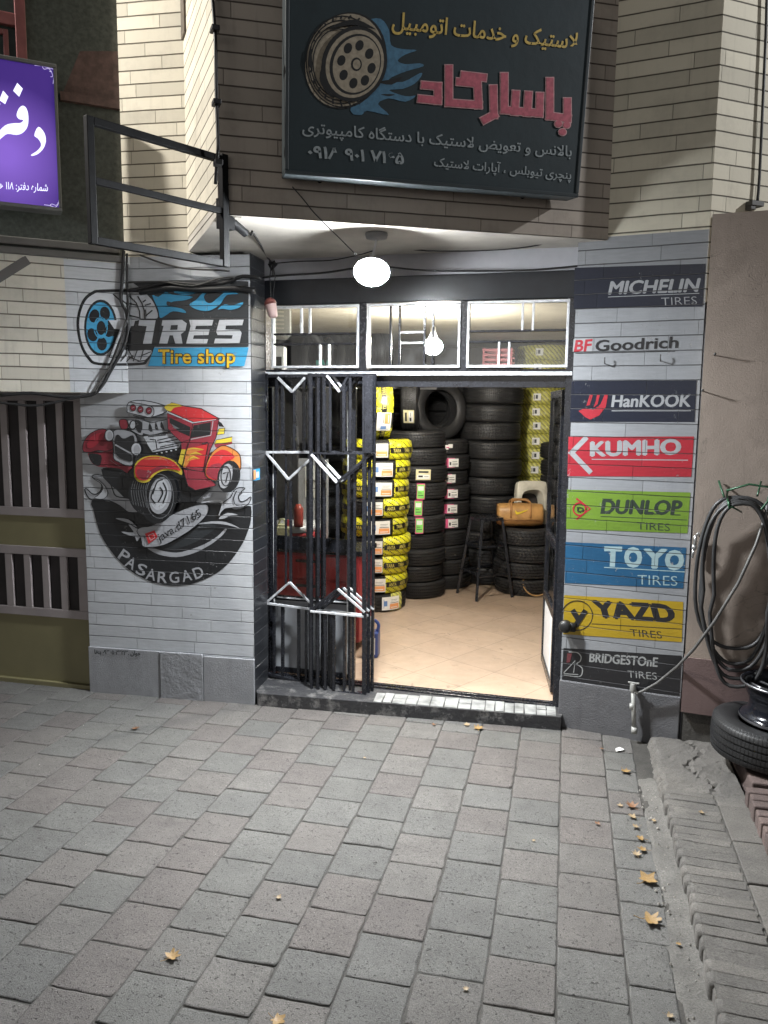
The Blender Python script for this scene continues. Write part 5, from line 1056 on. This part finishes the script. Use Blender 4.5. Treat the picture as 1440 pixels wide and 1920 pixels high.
# red cabinet and things seen through the glazed leaf
cb_ = thing('tool_cabinet', 'red steel tool cabinet with a black top behind the folding gate', 'cabinet', Matrix.Translation(at(600, 1000, 6.35)*1) )
c0 = cb_.matrix_world.translation.copy(); cb_.matrix_world = Matrix.Translation((c0.x, c0.y, ZF)) @ Matrix.Rotation(R(-15.3), 4, 'Z')
M_red = mat('cabinet_red', (.34,.035,.04), .4, var=.15, vs=5); b = MB(); b.box((-.55,-.2,.06),(.40,.2,.76)); bevel(b.build('body', M_red, cb_), .01)
b = MB(); b.box((-.57,-.22,.76),(.42,.22,.80)); bevel(b.build('top', M_black, cb_), .006)
for z0, z1 in ((.56,.74),(.32,.54),(.09,.30)):
    b = MB(); b.box((-.52,-.212,z0),(.37,-.2,z1)); d0 = bevel(b.build('drawer', M_red, cb_), .004); b = MB(); b.box((-.12,-.235,z1-.05),(.10,-.2125,z1-.03)); b.build('handle', M_black, d0)
def sit(px_, py_, Y, dz=0): q = at(px_, py_, Y); return q
q = at(533, 1012, 6.2); jc = thing('jerrycan', 'cream plastic jerrycan standing on the red tool cabinet', 'can', T3(q.x, q.y, ZF+.80))
b = MB(); b.box((-.06,-.05,0),(.06,.05,.17)); b.box((-.05,-.04,.17),(.02,.04,.19)); bevel(b.build('body', mat('cream_plastic', (.55,.56,.38), .45), jc), .012, 3); b = MB(); b.smooth = True; b.lathe([(0,.22),(.02,.22),(.02,.17)], 12, T3(.04,0,0)); b.build('cap', M_red, jc); b = MB(); b.tube([(-.045,0,.18),(-.03,0,.225),(.0,0,.225),(.015,0,.185)], .008, 8); b.build('handle', mat('cream_plastic', (.55,.56,.38)), jc)
q = at(548, 900, 6.5); tc = thing('tyre_changer', 'red tyre changing machine with a dark arm behind the gate glass', 'machine', Matrix.Translation((q.x, 6.75, ZF)))
b = MB(); b.box((-.28,-.2,0),(.22,.3,.86)); bevel(b.build('body', M_red, tc), .02); b = MB(); b.smooth = True; b.lathe([(0,.92),(.22,.92),(.23,.90),(.22,.86),(0,.86)], 24); b.build('turntable', M_silver, tc)
b = MB(); b.beam((-.05,.22,.8),(-.05,.22,1.55),.11); bevel(b.build('column', mat('dark_machine_metal', (.05,.05,.055), .4, .4), tc), .01); b = MB(); b.beam((-.05,.22,1.62),(.02,-.22,1.62),.07); b.beam((.02,-.2,1.75),(.02,-.2,1.05),.05); bevel(b.build('arm', mat('dark_machine_metal', (.05,.05,.055), .4, .4), tc), .006)
b = MB(); b.smooth = True; b.lathe([(0,.0),(.035,.0),(.04,.03),(.04,.15),(.02,.19),(0,.19)], 18, T3(.05,-.25,.92)); b.build('oiler', mat('dull_red_oiler', (.25,.04,.03), .4), tc)
q0 = at(586, 903, 6.9); ps = thing('paper_notice', 'white paper notice with a small drawing pinned behind the gate glass', 'notice', Matrix.Translation(q0) @ Matrix.Rotation(R(-15),4,'Z'))
b = MB(); b.box((-.07,0,-.14),(.07,.004,.14)); b.build('sheet', M_pap, ps); b = MB(); b.beam((-.03,-.003,.04),(.03,-.003,.0),.03,.002); b.beam((.0,-.003,-.03),(.0,-.003,.02),.008,.002); b.box((-.05,-.002,-.06),(.05,-.001,-.055)); b.build('drawing', M_lbk, ps); b = MB(); b.box((-.14,.004,-.7),(.14,.02,.2)); b.build('backing_board', mat('grey_board', (.35,.35,.36), .5), ps)
q = onz(702, 1234, ZF); jg = thing('oil_bottle', 'blue and white plastic oil bottle on the floor behind the folding gate', 'bottle', Matrix.Translation((q.x-.015, q.y+.06, ZF)) @ Matrix.Rotation(R(-10),4,'Z'))
b = MB(); b.box((-.05,-.06,0),(.05,.06,.20)); bevel(b.build('body', mat('blue_bottle_plastic', (.03,.06,.22), .35), jg), .014, 3); b = MB(); b.box((-.045,-.0615,.03),(.03,-.0602,.16)); b.build('label', M_pap, jg)
b = MB(); b.tube(spline([(.035,0,.19),(.045,0,.25),(.01,0,.285),(-.03,0,.27)], 4), .013, 8); b.build('handle', mat('blue_bottle_plastic', (.03,.06,.22)), jg); b = MB(); b.smooth = True; b.lathe([(0,.31),(.02,.31),(.022,.27),(.026,.2)], 14, T3(-.03,0,0)); b.build('cap', M_white, jg)
ac = thing('air_conditioner', 'grey slatted air conditioner seen through the left transom window', 'air conditioner', Matrix.Translation(at(500, 604, 6.1)) @ Matrix.Rotation(R(12),4,'Z'))
b = MB(); b.box((-.36,-.12,-.11),(.17,.22,.10)); bevel(b.build('case', mat('ac_case', (.42,.42,.40), .5), ac), .008); b = MB()
for i in range(9): z = -.09+i*.02; b.box((.1702,-.10,z),(.18,.20,z+.011))
for i in range(5): z = -.06+i*.03; b.box((-.05,-.126,z),(.12,-.1202,z+.012))
b.build('grille', mat('ac_grille', (.62,.60,.54), .5), ac)
q = at(523, 690, 6.3); wb_ = thing('white_box', 'white metal box with a dark opening seen low in the left transom window', 'box', T3(q.x, q.y, 2.18)); b = MB(); b.box((-.09,-.06,0),(.05,.1,.28)); bevel(b.build('case', M_white, wb_), .006); b = MB(); b.box((-.03,-.064,.05),(.03,-.0602,.2)); b.build('opening', M_lbk, wb_)
b = MB(); b.beam((q.x-.5,q.y+.05,2.165),(q.x+.24,q.y+.05,2.165),.3,.025); o = b.build('bracket_shelf', mat('shelf_board', (.1,.1,.1)), None); tag(o, 'short dark shelf carrying the white and grey boxes near the left transom window', 'shelf')
q2 = at(546, 690, 6.35); gb = thing('grey_box', 'small grey box with a lid on the short shelf beside the white metal box', 'box', T3(q2.x, q2.y, 2.18)); b = MB(); b.box((-.05,-.05,0),(.05,.08,.09)); bevel(b.build('case', mat('grey_box_metal', (.22,.24,.27), .5), gb), .004); b = MB(); b.box((-.053,-.053,.0905),(.053,.083,.108)); bevel(b.build('lid', mat('grey_box_metal', (.22,.24,.27)), gb), .003)
zt4 = ZF+.199*.985*12; q = at(938, 676, 8.5); cr = thing('plastic_crate', 'red slatted plastic crate on top of the tallest black tyre stack', 'crate', Matrix.Translation((q.x, 8.62, zt4+.005)) @ Matrix.Rotation(R(-15),4,'Z')); b = MB(); wX, wY, hZ = .15, .11, .17
for z in (.005,.055,.105,.155):
    for s_ in (-1,1): b.box((-wX,s_*wY-.006,z),(wX,s_*wY+.006,z+.028)); b.box((s_*wX-.006,-wY+.007,z),(s_*wX+.006,wY-.007,z+.028))
for sx in (-1,0,1):
    for s_ in (-1,1): b.box((sx*wX*.97-.012,s_*wY-.009,0),(sx*wX*.97+.012,s_*wY+.009,hZ+.02))
b.box((-wX,-wY,0),(wX,wY,.006)); b.build('body', mat('red_plastic', (.45,.03,.05), .4), cr)
q = onz(1003, 1117, ZF); hl = MB(); hl.tube([(q.x+.12*math.cos(t)*1.1, q.y-.03+.06*math.sin(t), ZF+.13+.115*math.sin(t)+.006) for t in [2*math.pi*i/28 for i in range(28)]], .008, 8, True); tag(hl.build('hose_loop', mat('tan_rubber', (.42,.25,.10), .5)), 'thin tan hose loop leaning against the low tyre stack', 'hose')
# ------------------------------------------------------------------ right side: hose rack, hoses, tap, wheel
def W3(x, y, d=0.0): return FW.p3(x, y, d)
M_rub = mat('black_hose_rubber', (.030,.030,.031), .5, var=.3, vs=12); M_gng = mat('green_rack_paint', (.02,.075,.035), .4, .2)
rk_ = thing('hose_rack', 'green wire hose rack fixed to the plaster wall', 'rack', FW.mat()); b = MB()
b.tube([W3(1348,902,-.01), W3(1352,915,-.06), W3(1358,932,-.13)], .006, 8); b.tube([W3(1364,918,-.02), W3(1363,930,-.10), W3(1368,953,-.20), W3(1366,940,-.20)], .006, 8); b.tube([W3(1362,920,-.14), W3(1405,908,-.14), W3(1446,914,-.14), W3(1440,940,-.14), W3(1428,955,-.2)], .006, 8); b.tube([W3(1427,903,-.01), W3(1420,930,-.12)], .005, 8); b.tube([W3(1372,950,-.2), W3(1390,960,-.08)], .005, 8); b.build('wire', M_gng, rk_)
hc = MB(); rg = random.Random(8)
for k in range(5):
    cx, hw, top, bot, d = 1384+rg.uniform(-6,12), 64+rg.uniform(-10,14), 932+k*3, 1222+k*17+rg.uniform(-8,8), -.04-.022*k; pts = []
    for i in range(40):
        t = 2*math.pi*i/40; pw_ = 1.35; c_, s_ = math.cos(t), math.sin(t)
        x = cx + hw*math.copysign(abs(c_)**.75, c_)*(1+.10*math.sin(t*2+k)) - 8*k*.3*(s_ < 0); y = (top+bot)/2 - (bot-top)/2*math.copysign(abs(s_)**.9, s_)
        pts.append(W3(x, y, d-.03*max(0, s_)+rg.uniform(-.006,.006)))
    hc.tube(pts, .0108, 8, True)
o = hc.build('hose_coil', M_rub); o.matrix_world = FW.mat(); tag(o, 'coil of thick black air hose hanging on the green rack', 'hose')
b = MB(); b.tube([FR.p3(1189,1300,-.05), FR.p3(1203,1297,-.05), FR.p3(1232,1281,-.06), FR.p3(1270,1250,-.08)] + [FR.loc(FW.glob(W3(x,y,d))) for x, y, d in ((1302,1216,-.14),(1340,1165,-.17),(1385,1092,-.19),(1418,1020,-.18),(1436,965,-.13),(1442,930,-.1))], .0085, 8)
o = b.build('grey_hose', mat('grey_hose_rubber', (.10,.098,.095), .45, var=.2, vs=10)); o.matrix_world = FR.mat(); tag(o, 'thin grey hose running from the tap up across the black hose coil', 'hose')
b = MB(); A = W3(1303,1022,-.03); b.tube([A+Vector((0,0,.055)), A], .009, 8); b.tube([A+Vector((0,0,0)), A-Vector((.006,0,.025))], .014, 8); b.tube([A+Vector((-.006,0,-.025)), A-Vector((.01,0,.075))], .007, 8); b.tube([A+Vector((.002,0,.055)), A+Vector((.02,0,.075)), A+Vector((.018,0,.05))], .006, 8)
o = b.build('air_nozzle', mat('brushed_metal', (.6,.6,.6), .3, .9)); o.matrix_world = FW.mat(); tag(o, 'small metal air nozzle hanging at the edge of the plaster wall', 'nozzle')
tp = thing('water_tap', 'painted upright water pipe with a tap fitting before the lowest black advert', 'tap', FR.mat()); A = FR.p3(1187,1290,-.05); B_ = FR.p3(1189,1372,-.05)
b = MB(); b.tube([A, B_], .013, 10); b.tube([B_+Vector((0,0,.03)), B_-Vector((0,0,.01))], .018, 10); b.tube([A-Vector((0,0,.10)), A-Vector((0,0,.13))], .016, 10); b.build('pipe', mat('pipe_paint', (.40,.40,.38), .5, .2, var=.3, vs=25), tp)
b = MB(); b.tube([A+Vector((0,0,-.02)), A+Vector((0,0,.03))], .019, 10); b.tube([A+Vector((0,0,.0)), A+Vector((0,.055,.0))], .012, 10); b.beam(A+Vector((-.03,-.004,.034)), A+Vector((.035,-.004,.034)), .014, .008); b.tube([A+Vector((.0,0,-.01)), A+Vector((.028,0,-.03))], .010, 8); bevel(b.build('fitting', mat('pipe_fitting', (.45,.45,.43), .4, .5), tp), .002)
# wheel lying on the kerb
cw = Vector((2.125, 4.07, ZK)); wt = tyre(Matrix.Translation((cw.x, cw.y, ZK+.103)) @ Matrix.Rotation(R(1.5),4,'Y'), 'worn black tyre lying flat on the red brick kerb at the right edge', .325, .205, .185, 1)
M_rim = mat('black_rim_enamel', (.012,.013,.018), .16, .3, var=.2); M_rlip = mat('rim_lip_metal', (.20,.20,.21), .3, .8)
wr = thing('wheel_rim', 'black spoked wheel rim with a pale lip lying on the worn tyre', 'wheel rim', Matrix.Translation((cw.x+.015, cw.y-.03, ZK+.215)) @ Matrix.Rotation(R(20),4,'Z'))
prof = [(.168,.03),(.205,.0),(.212,.006),(.212,.018),(.192,.030),(.175,.045),(.168,.075),(.168,.11),(.176,.125),(.188,.15),(.194,.19),(.205,.205),(.214,.208),(.216,.200),(.212,.196),(.199,.182),(.180,.145),(.160,.11),(.158,.06)]
b = MB(); b.smooth = True; b.lathe(prof, 56, closed=True); b.build('barrel', M_rim, wr)
b = MB(); b.smooth = True; b.lathe([(.2125,.2085),(.2165,.206),(.2175,.199),(.214,.196)], 56); b.lathe([(.2125,.004),(.2145,.010),(.2135,.019)], 56); b.build('lip', M_rlip, wr)
b = MB(); b.smooth = True; b.lathe([(0,.150),(.03,.150),(.045,.146),(.05,.125),(0,.12)], 28)
for i in range(16):
    t = 2*math.pi*i/16; t2 = t+.16*(1 if i % 2 else -1); b.tube([(.045*math.cos(t),.045*math.sin(t),.140),(.11*math.cos(t2),.11*math.sin(t2),.150),(.180*math.cos(t),.180*math.sin(t),.158)], .006, 6)
b.build('spokes', mat('rim_spoke_metal', (.25,.25,.26), .3, .8), wr)
# little things on the walls
def tubething(name, pts, r, m, fr, label, cat, group=None, sp=4):
    b = MB(); b.tube(spline([tuple(p) for p in pts], sp) if sp else pts, r, 7); o = b.build(name, m); o.matrix_world = fr.mat(); return tag(o, label, cat, group)
M_cab = mat('black_cable', (.014,.014,.015), .45); M_cabg = mat('dusty_cable', (.06,.058,.055), .6)
for x, y, lab in ((1135,682,'small wire hook under the BF lettering, nearer the door'),(1239,677,'small wire hook below the right end of the Goodrich lettering')):
    b = MB(); A = FR.p3(x, y, 0); b.tube([A, A+Vector((0,-.03,0)), A+Vector((0,-.035,.02)), A+Vector((0,-.03,.035))], .003, 6); o = b.build('wall_hook', M_cabg); o.matrix_world = FR.mat(); tag(o, lab, 'hook', 'wire hooks on the right pillar')
for x, y, lab in ((1339,666,'dark nail sticking out of the plaster wall beside the white lettering'),(1316,733,'nail at the left edge of the plaster wall beside the black wing advert')):
    b = MB(); A = W3(x, y, 0); b.tube([A, A+Vector((.004,-.05,.004))], .0035, 6); b.tube([A+Vector((.004,-.05,.004)), A+Vector((.004,-.053,.004))], .007, 8); o = b.build('nail', M_cabg); o.matrix_world = FW.mat(); tag(o, lab, 'nail', 'nails in the plaster wall')
b = MB(); A = FR.p3(1061,1173,-.02); b.smooth = True; Mx = Matrix.Translation(A) @ Matrix.Rotation(R(90),4,'X'); b.lathe([(0,.055),(.022,.055),(.036,.045),(.04,.03),(.03,.01),(.034,-.01),(0,-.012)], 20, Mx); b.box((A.x+.0,A.y-.02,A.z-.03),(A.x+.06,A.y+.018,A.z+.02)); o = b.build('door_bumper', mat('black_rubber', (.012,.012,.012), .5)); o.matrix_world = FR.mat(); tag(o, 'round black rubber bumper at the edge of the yellow advert', 'bumper')
js = thing('sticker', 'small blue sticker on the black pillar side beside the mural', 'sticker', pillL.matrix_world.copy()); q = [FL.p3(x, y, .012) for x, y in ((475,880),(487,878),(487,899),(475,901))]; b = MB(); off = Vector((.004,-.012,0)); b.v += [tuple(p+off) for p in q] + [tuple(p+off+Vector((.001,.002,0))) for p in q]; b.face((3,2,1,0)); b.face((4,5,6,7)); b.build('sheet', mat('sticker_blue', (.04,.32,.60), .4), js)
b = MB(); c = [q[0].lerp(q[1], t).lerp(q[3].lerp(q[2], t), s_) + off + Vector((0,-.0012,0)) for t, s_ in ((.05,.08),(.4,.06),(.4,.9),(.05,.92))]; b.v += [tuple(p) for p in c]; b.face((3,2,1,0)); b.build('rainbow_patch', mat('sticker_orange', (.75,.35,.15), .5), js); b = MB()
for t in (.52,.68,.84): a_, e_ = [q[0].lerp(q[1], t).lerp(q[3].lerp(q[2], t), s_)+off+Vector((0,-.0015,0)) for s_ in (.25,.8)]; b.beam(a_, e_, .004, .001)
b.build('print', M_white, js)
sr = thing('siren_box', 'small pink and red plastic siren hanging from wires at the left of the lintel', 'siren', FD.mat()); A = FD.p3(508, 574, -.20); b = MB(); b.smooth = True; tl_ = Matrix.Translation(A) @ Matrix.Rotation(R(-14),4,'Y'); b.lathe([(0,-.075),(.024,-.075),(.030,-.06),(.038,.01),(.0,.012)], 14, tl_); bevel(b.build('body', mat('pink_plastic', (.52,.36,.34), .45), sr), .003)
b = MB(); b.smooth = True; b.lathe([(0,.055),(.02,.05),(.036,.034),(.041,.013),(.0,.0125)], 16, tl_); b.build('cap', mat('dull_red_plastic', (.20,.06,.05), .5), sr)
b = MB(); b.tube([A+Vector((0,0,.05)), FD.p3(506,520,-.16), FD.p3(508,497,-.12)], .003, 6); b.tube([A+Vector((.01,0,.05)), FD.p3(516,520,-.16), FD.p3(512,497,-.12)], .003, 6); b.build('wire', M_cab, sr)
# cables
def PX(fr, L, d): return [fr.p3(x, y, d) for x, y in L]
tubething('cable', PX(FS, [(397,-20),(401,30),(404,80),(406,190),(409,270),(407,300),(404,345)], -.02), .009, M_cab, FS, 'thick black cable clipped to the front edge of the bay', 'cable')
for k, (x, y) in enumerate(((403,55),(406,193),(409,306))):
    b = MB(); A = FS.p3(x, y, -.02); b.box((A.x-.03,-.04,A.z-.012),(A.x+.03,-.001,A.z+.012)); o = bevel(b.build('cable_clip', M_cab), .003); o.matrix_world = FS.mat(); tag(o, ('topmost','middle','lowest')[k]+' black clip on the cable at the bay edge', 'clip', 'cable clips')
for k, L in enumerate(([(232,470),(229,530),(227,565),(238,590),(236,640),(205,700),(190,725),(170,741),(120,744),(60,737),(0,741)],[(238,475),(239,540),(240,590),(230,625),(215,665),(200,705),(180,735),(130,748),(70,760),(20,757),(-20,752)],[(236,600),(222,650),(205,690),(190,712),(178,738)])):
    tubething('cable', PX(FB, L, -.03-.012*k), (.011,.008,.005)[k], (M_cab, M_cab, M_cabg)[k], FB, ('thick black cable drooping across the tire logo','second black cable drooping across the tire logo to the gate top','thin grey wire beside the black cables on the tire logo')[k], 'cable', 'cables hanging over the tire logo')
tubething('cable', PX(FL, [(236,545),(270,540),(310,530),(370,533),(420,530),(455,518),(490,522)], -.03), .012, M_cab, FL, 'thick black cable lying along the top of the tire logo', 'cable')
tubething('cable', PX(FL, [(262,548),(320,540),(380,543),(440,541),(478,545)], -.025), .020, M_cab, FL, 'fat sheathed black cable bundle just above the blue flames', 'cable')
tubething('cable', PX(FL, [(240,530),(300,528),(360,536),(410,522),(440,520)], -.045), .005, M_cabg, FL, 'thin dusty wire along the top of the tire logo', 'cable')
tubething('cable', PX(FL, [(262,478),(300,492),(345,503),(400,506),(430,508)], -.03), .006, M_cabg, FL, 'thin wire crossing the grey wall below the empty sign frame', 'cable')
tubething('cable', PX(FD, [(470,524),(520,517),(600,512),(650,505),(672,502)], -.10), .007, M_cab, FD, 'black cable along the lintel left of the bulb', 'cable')
tubething('cable', PX(FD, [(512,494),(560,490),(620,488),(672,478),(700,470)], -.14), .004, M_cab, FD, 'thin wire from the left wire knot to the bulb', 'cable')
tubething('cable', PX(FD, [(725,500),(800,507),(900,508),(1000,506),(1090,498)], -.10), .006, M_cab, FD, 'black cable along the lintel right of the bulb', 'cable')
tubething('cable', PX(FD, [(728,462),(800,470),(900,470),(990,463),(1060,445),(1140,415)], -.10), .004, M_cab, FD, 'thin wire sagging under the soffit right of the bulb', 'cable')
tubething('cable', PX(FP, [(548,350),(570,375),(590,400),(630,440),(668,478)], -.03), .003, M_cab, FP, 'thin wire hanging from the sign board to the bulb', 'cable')
tubething('cable', [FD.loc(onz(x, y, ZS-.02)) for x, y in ((436,425),(446,432),(470,440),(475,437))] + PX(FD, [(500,480),(511,497),(512,520)], -.08), .007, M_cabg, FD, 'grey cable running over the soffit from the frame clamp to the wire knot', 'cable')
b = MB(); A = FD.p3(511,497,-.09); b.tube([A+Vector((-.02,0,.02)), A+Vector((.03,-.01,.0)), A+Vector((.0,-.02,-.03)), A+Vector((-.02,-.01,0)), A+Vector((.02,0,.02))], .011, 8); o = b.build('wire_knot', M_cab); o.matrix_world = FD.mat(); tag(o, 'taped black wire knot hanging under the left end of the soffit', 'wire joint')
tubething('cable', PX(FE, [(1438,-20),(1436,60),(1430,200),(1424,330),(1420,378)], -.02), .008, M_cab, FE, 'dark cable running down the bright stone strip at the right edge', 'cable')
b = MB(); A = FE.p3(1415,383,-.02); b.box((A.x-.05,-.05,A.z-.015),(A.x+.04,-.001,A.z+.012)); b.box((A.x-.05,-.045,A.z-.035),(A.x-.015,-.002,A.z-.0152)); o = bevel(b.build('cable_bracket', M_cabg), .003); o.matrix_world = FE.mat(); tag(o, 'dark metal cable bracket on top of the plaster wall', 'bracket')
# ------------------------------------------------------------------ fallen leaves and scraps
def leafmat(n, c): t = NT(n); c_ = t.mix(t.ramp(t.noise(30, detail=4), .35, .7), scl(c,.55), scl(c,1.2)); return t.out(c_, .6)
M_lf = [leafmat('dry_leaf_gold', (.27,.165,.055)), leafmat('dry_leaf_brown', (.19,.09,.04)), leafmat('dry_leaf_tan', (.30,.22,.125))]
def leaf_mesh(kind, seed, mi):
    rg = random.Random(seed); b = MB(); b.smooth = False; n = 7 if kind else 5; rim = []
    for i in range(n*4):
        t = 2*math.pi*i/(n*4); lobe = (1.0, .74, .58, .78)[i % 4]; back = .55 if math.cos(t) < -.75 else 1; r = lobe*back*rg.uniform(.85,1.12)
        rim.append((r*math.cos(t), r*.85*math.sin(t)))
    cu = rg.uniform(.2,.7); tw = rg.uniform(-.5,.5); zf = lambda x, y: .16 + cu*(y*y)*.7 + .35*x*x*rg.uniform(.6,1.2) + tw*x*y*.5
    b.v.append((0,0,.14)); 
    for x, y in rim: b.v.append((x*.5, y*.5, zf(x*.5,y*.5)))
    for x, y in rim: b.v.append((x, y, zf(x,y)))
    N = len(rim)
    for i in range(N): j = (i+1) % N; b.face((0,1+i,1+j)); b.face((1+i,1+N+i,1+N+j,1+j))
    b.tube([(-.3,0,.16),(-.8,.05,.12),(-1.25,.12,.25)], .03, 5)
    me = bpy.data.meshes.new('leaf'); me.from_pydata(b.v, [], b.f); me.materials.append(M_lf[mi]); me.update(); return me
LV = [(253,1367,.030,1,'curled tan leaf on the pavers before the left pillar'),(322,1795,.036,0,'golden leaf in the lower left of the pavement'),(522,1683,.018,2,'tiny tan leaf chip on the pavers right of the lower left golden leaf'),(897,1367,.042,0,'largest dry leaf just in front of the door step'),(875,1360,.028,2,'flat tan leaf touching the big leaf in front of the door step'),(814,1359,.020,1,'small brown leaf alone before the middle of the door step'),
 (1172,1447,.036,0,'golden leaf on the gutter nearest the white paper scrap'),(1185,1513,.040,1,'reddish brown leaf in the gutter at the head of the leaf row'),(1163,1511,.020,2,'little pale leaf left of the reddish brown gutter leaf'),(1187,1532,.028,2,'tan leaf just below the reddish brown gutter leaf'),(1193,1551,.024,2,'pale crumpled leaf in the middle of the gutter row'),(1202,1573,.026,0,'small gold leaf in the lower part of the gutter row'),(1206,1594,.028,0,'gold leaf second from the end of the gutter row'),(1194,1603,.026,2,'pale leaf at the lower end of the gutter row'),
 (1213,1652,.052,0,'big gold maple leaf in the gutter above the lowest one'),(1219,1727,.050,0,'lowest big gold leaf in the gutter with a raised tip'),(1121,1545,.018,1,'small red brown leaf on the last paver column'),(1316,1524,.020,2,'small tan leaf on the ridged concrete strip'),(1226,1539,.016,2,'tiny tan leaf at the foot of the ridged strip'),(1128,1404,.016,1,'tiny brown leaf left of the white paper scrap'),(520,1915,.035,0,'gold leaf cut by the bottom edge of the photo'),(873,1855,.014,2,'tiny leaf bit near the bottom centre'),(1000,1576,.012,2,'tiny pale leaf bit between pavers on the right'),(1255,1905,.018,2,'tan leaf bit in the gutter near the bottom edge'),(1272,1770,.014,0,'yellowish leaf bit in the gutter below the big gold leaves'),(684,1421,.012,2,'tiny yellow leaf bit on the pavers before the folding gate')]
for i, (x, y, s_, mi, lab) in enumerate(LV):
    zg = ZR if x > 1300 else .004; p = onz(x, y, zg); me = leaf_mesh(i % 2, 40+i, mi); o = bpy.data.objects.new('leaf', me); C.objects.link(o); rg = random.Random(i)
    o.matrix_world = Matrix.Translation((p.x, p.y, zg-.001)) @ Matrix.Rotation(rg.uniform(0,6.28), 4, 'Z') @ Matrix.Scale(s_, 4); tag(o, lab, 'leaf', 'fallen leaves')
p = onz(1163,1406,.004); b = MB(); b.v += [(0,0,.004),(.05,.004,.012),(.056,.04,.003),(.03,.036,.014),(.004,.03,.008)]; b.face((0,1,3,4)); b.face((1,2,3)); o = b.build('paper_scrap', M_pap); o.matrix_world = Matrix.Translation((p.x-.03,p.y-.02,0)); tag(o, 'torn white paper scrap on the last paver column by the tap', 'paper')
rg = random.Random(77); b = MB()
for i in range(420):
    if i < 170: u, v = rg.uniform(UG-.02, US-.01), rg.uniform(.8, 4.2); z = .004
    else: u, v = rg.uniform(-3.2, UG), rg.uniform(1.2, 6.0); z = .0
    r_ = rg.choice((.002,.0025,.003,.004,.006)) * (1.3 if i < 170 else .8); n = len(b.v)
    for t in range(5): an = 2*math.pi*t/5; b.v.append((u+r_*math.cos(an)*rg.uniform(.6,1.2), v+r_*math.sin(an)*rg.uniform(.6,1.2), z))
    b.v.append((u, v, z+r_*1.1))
    for t in range(5): b.face((n+t, n+(t+1) % 5, n+5))
o = b.build('grit', concrete('grit_stone', (.34,.32,.29), .5, 30)); o.matrix_world = MP; tag(o, kind='stuff')
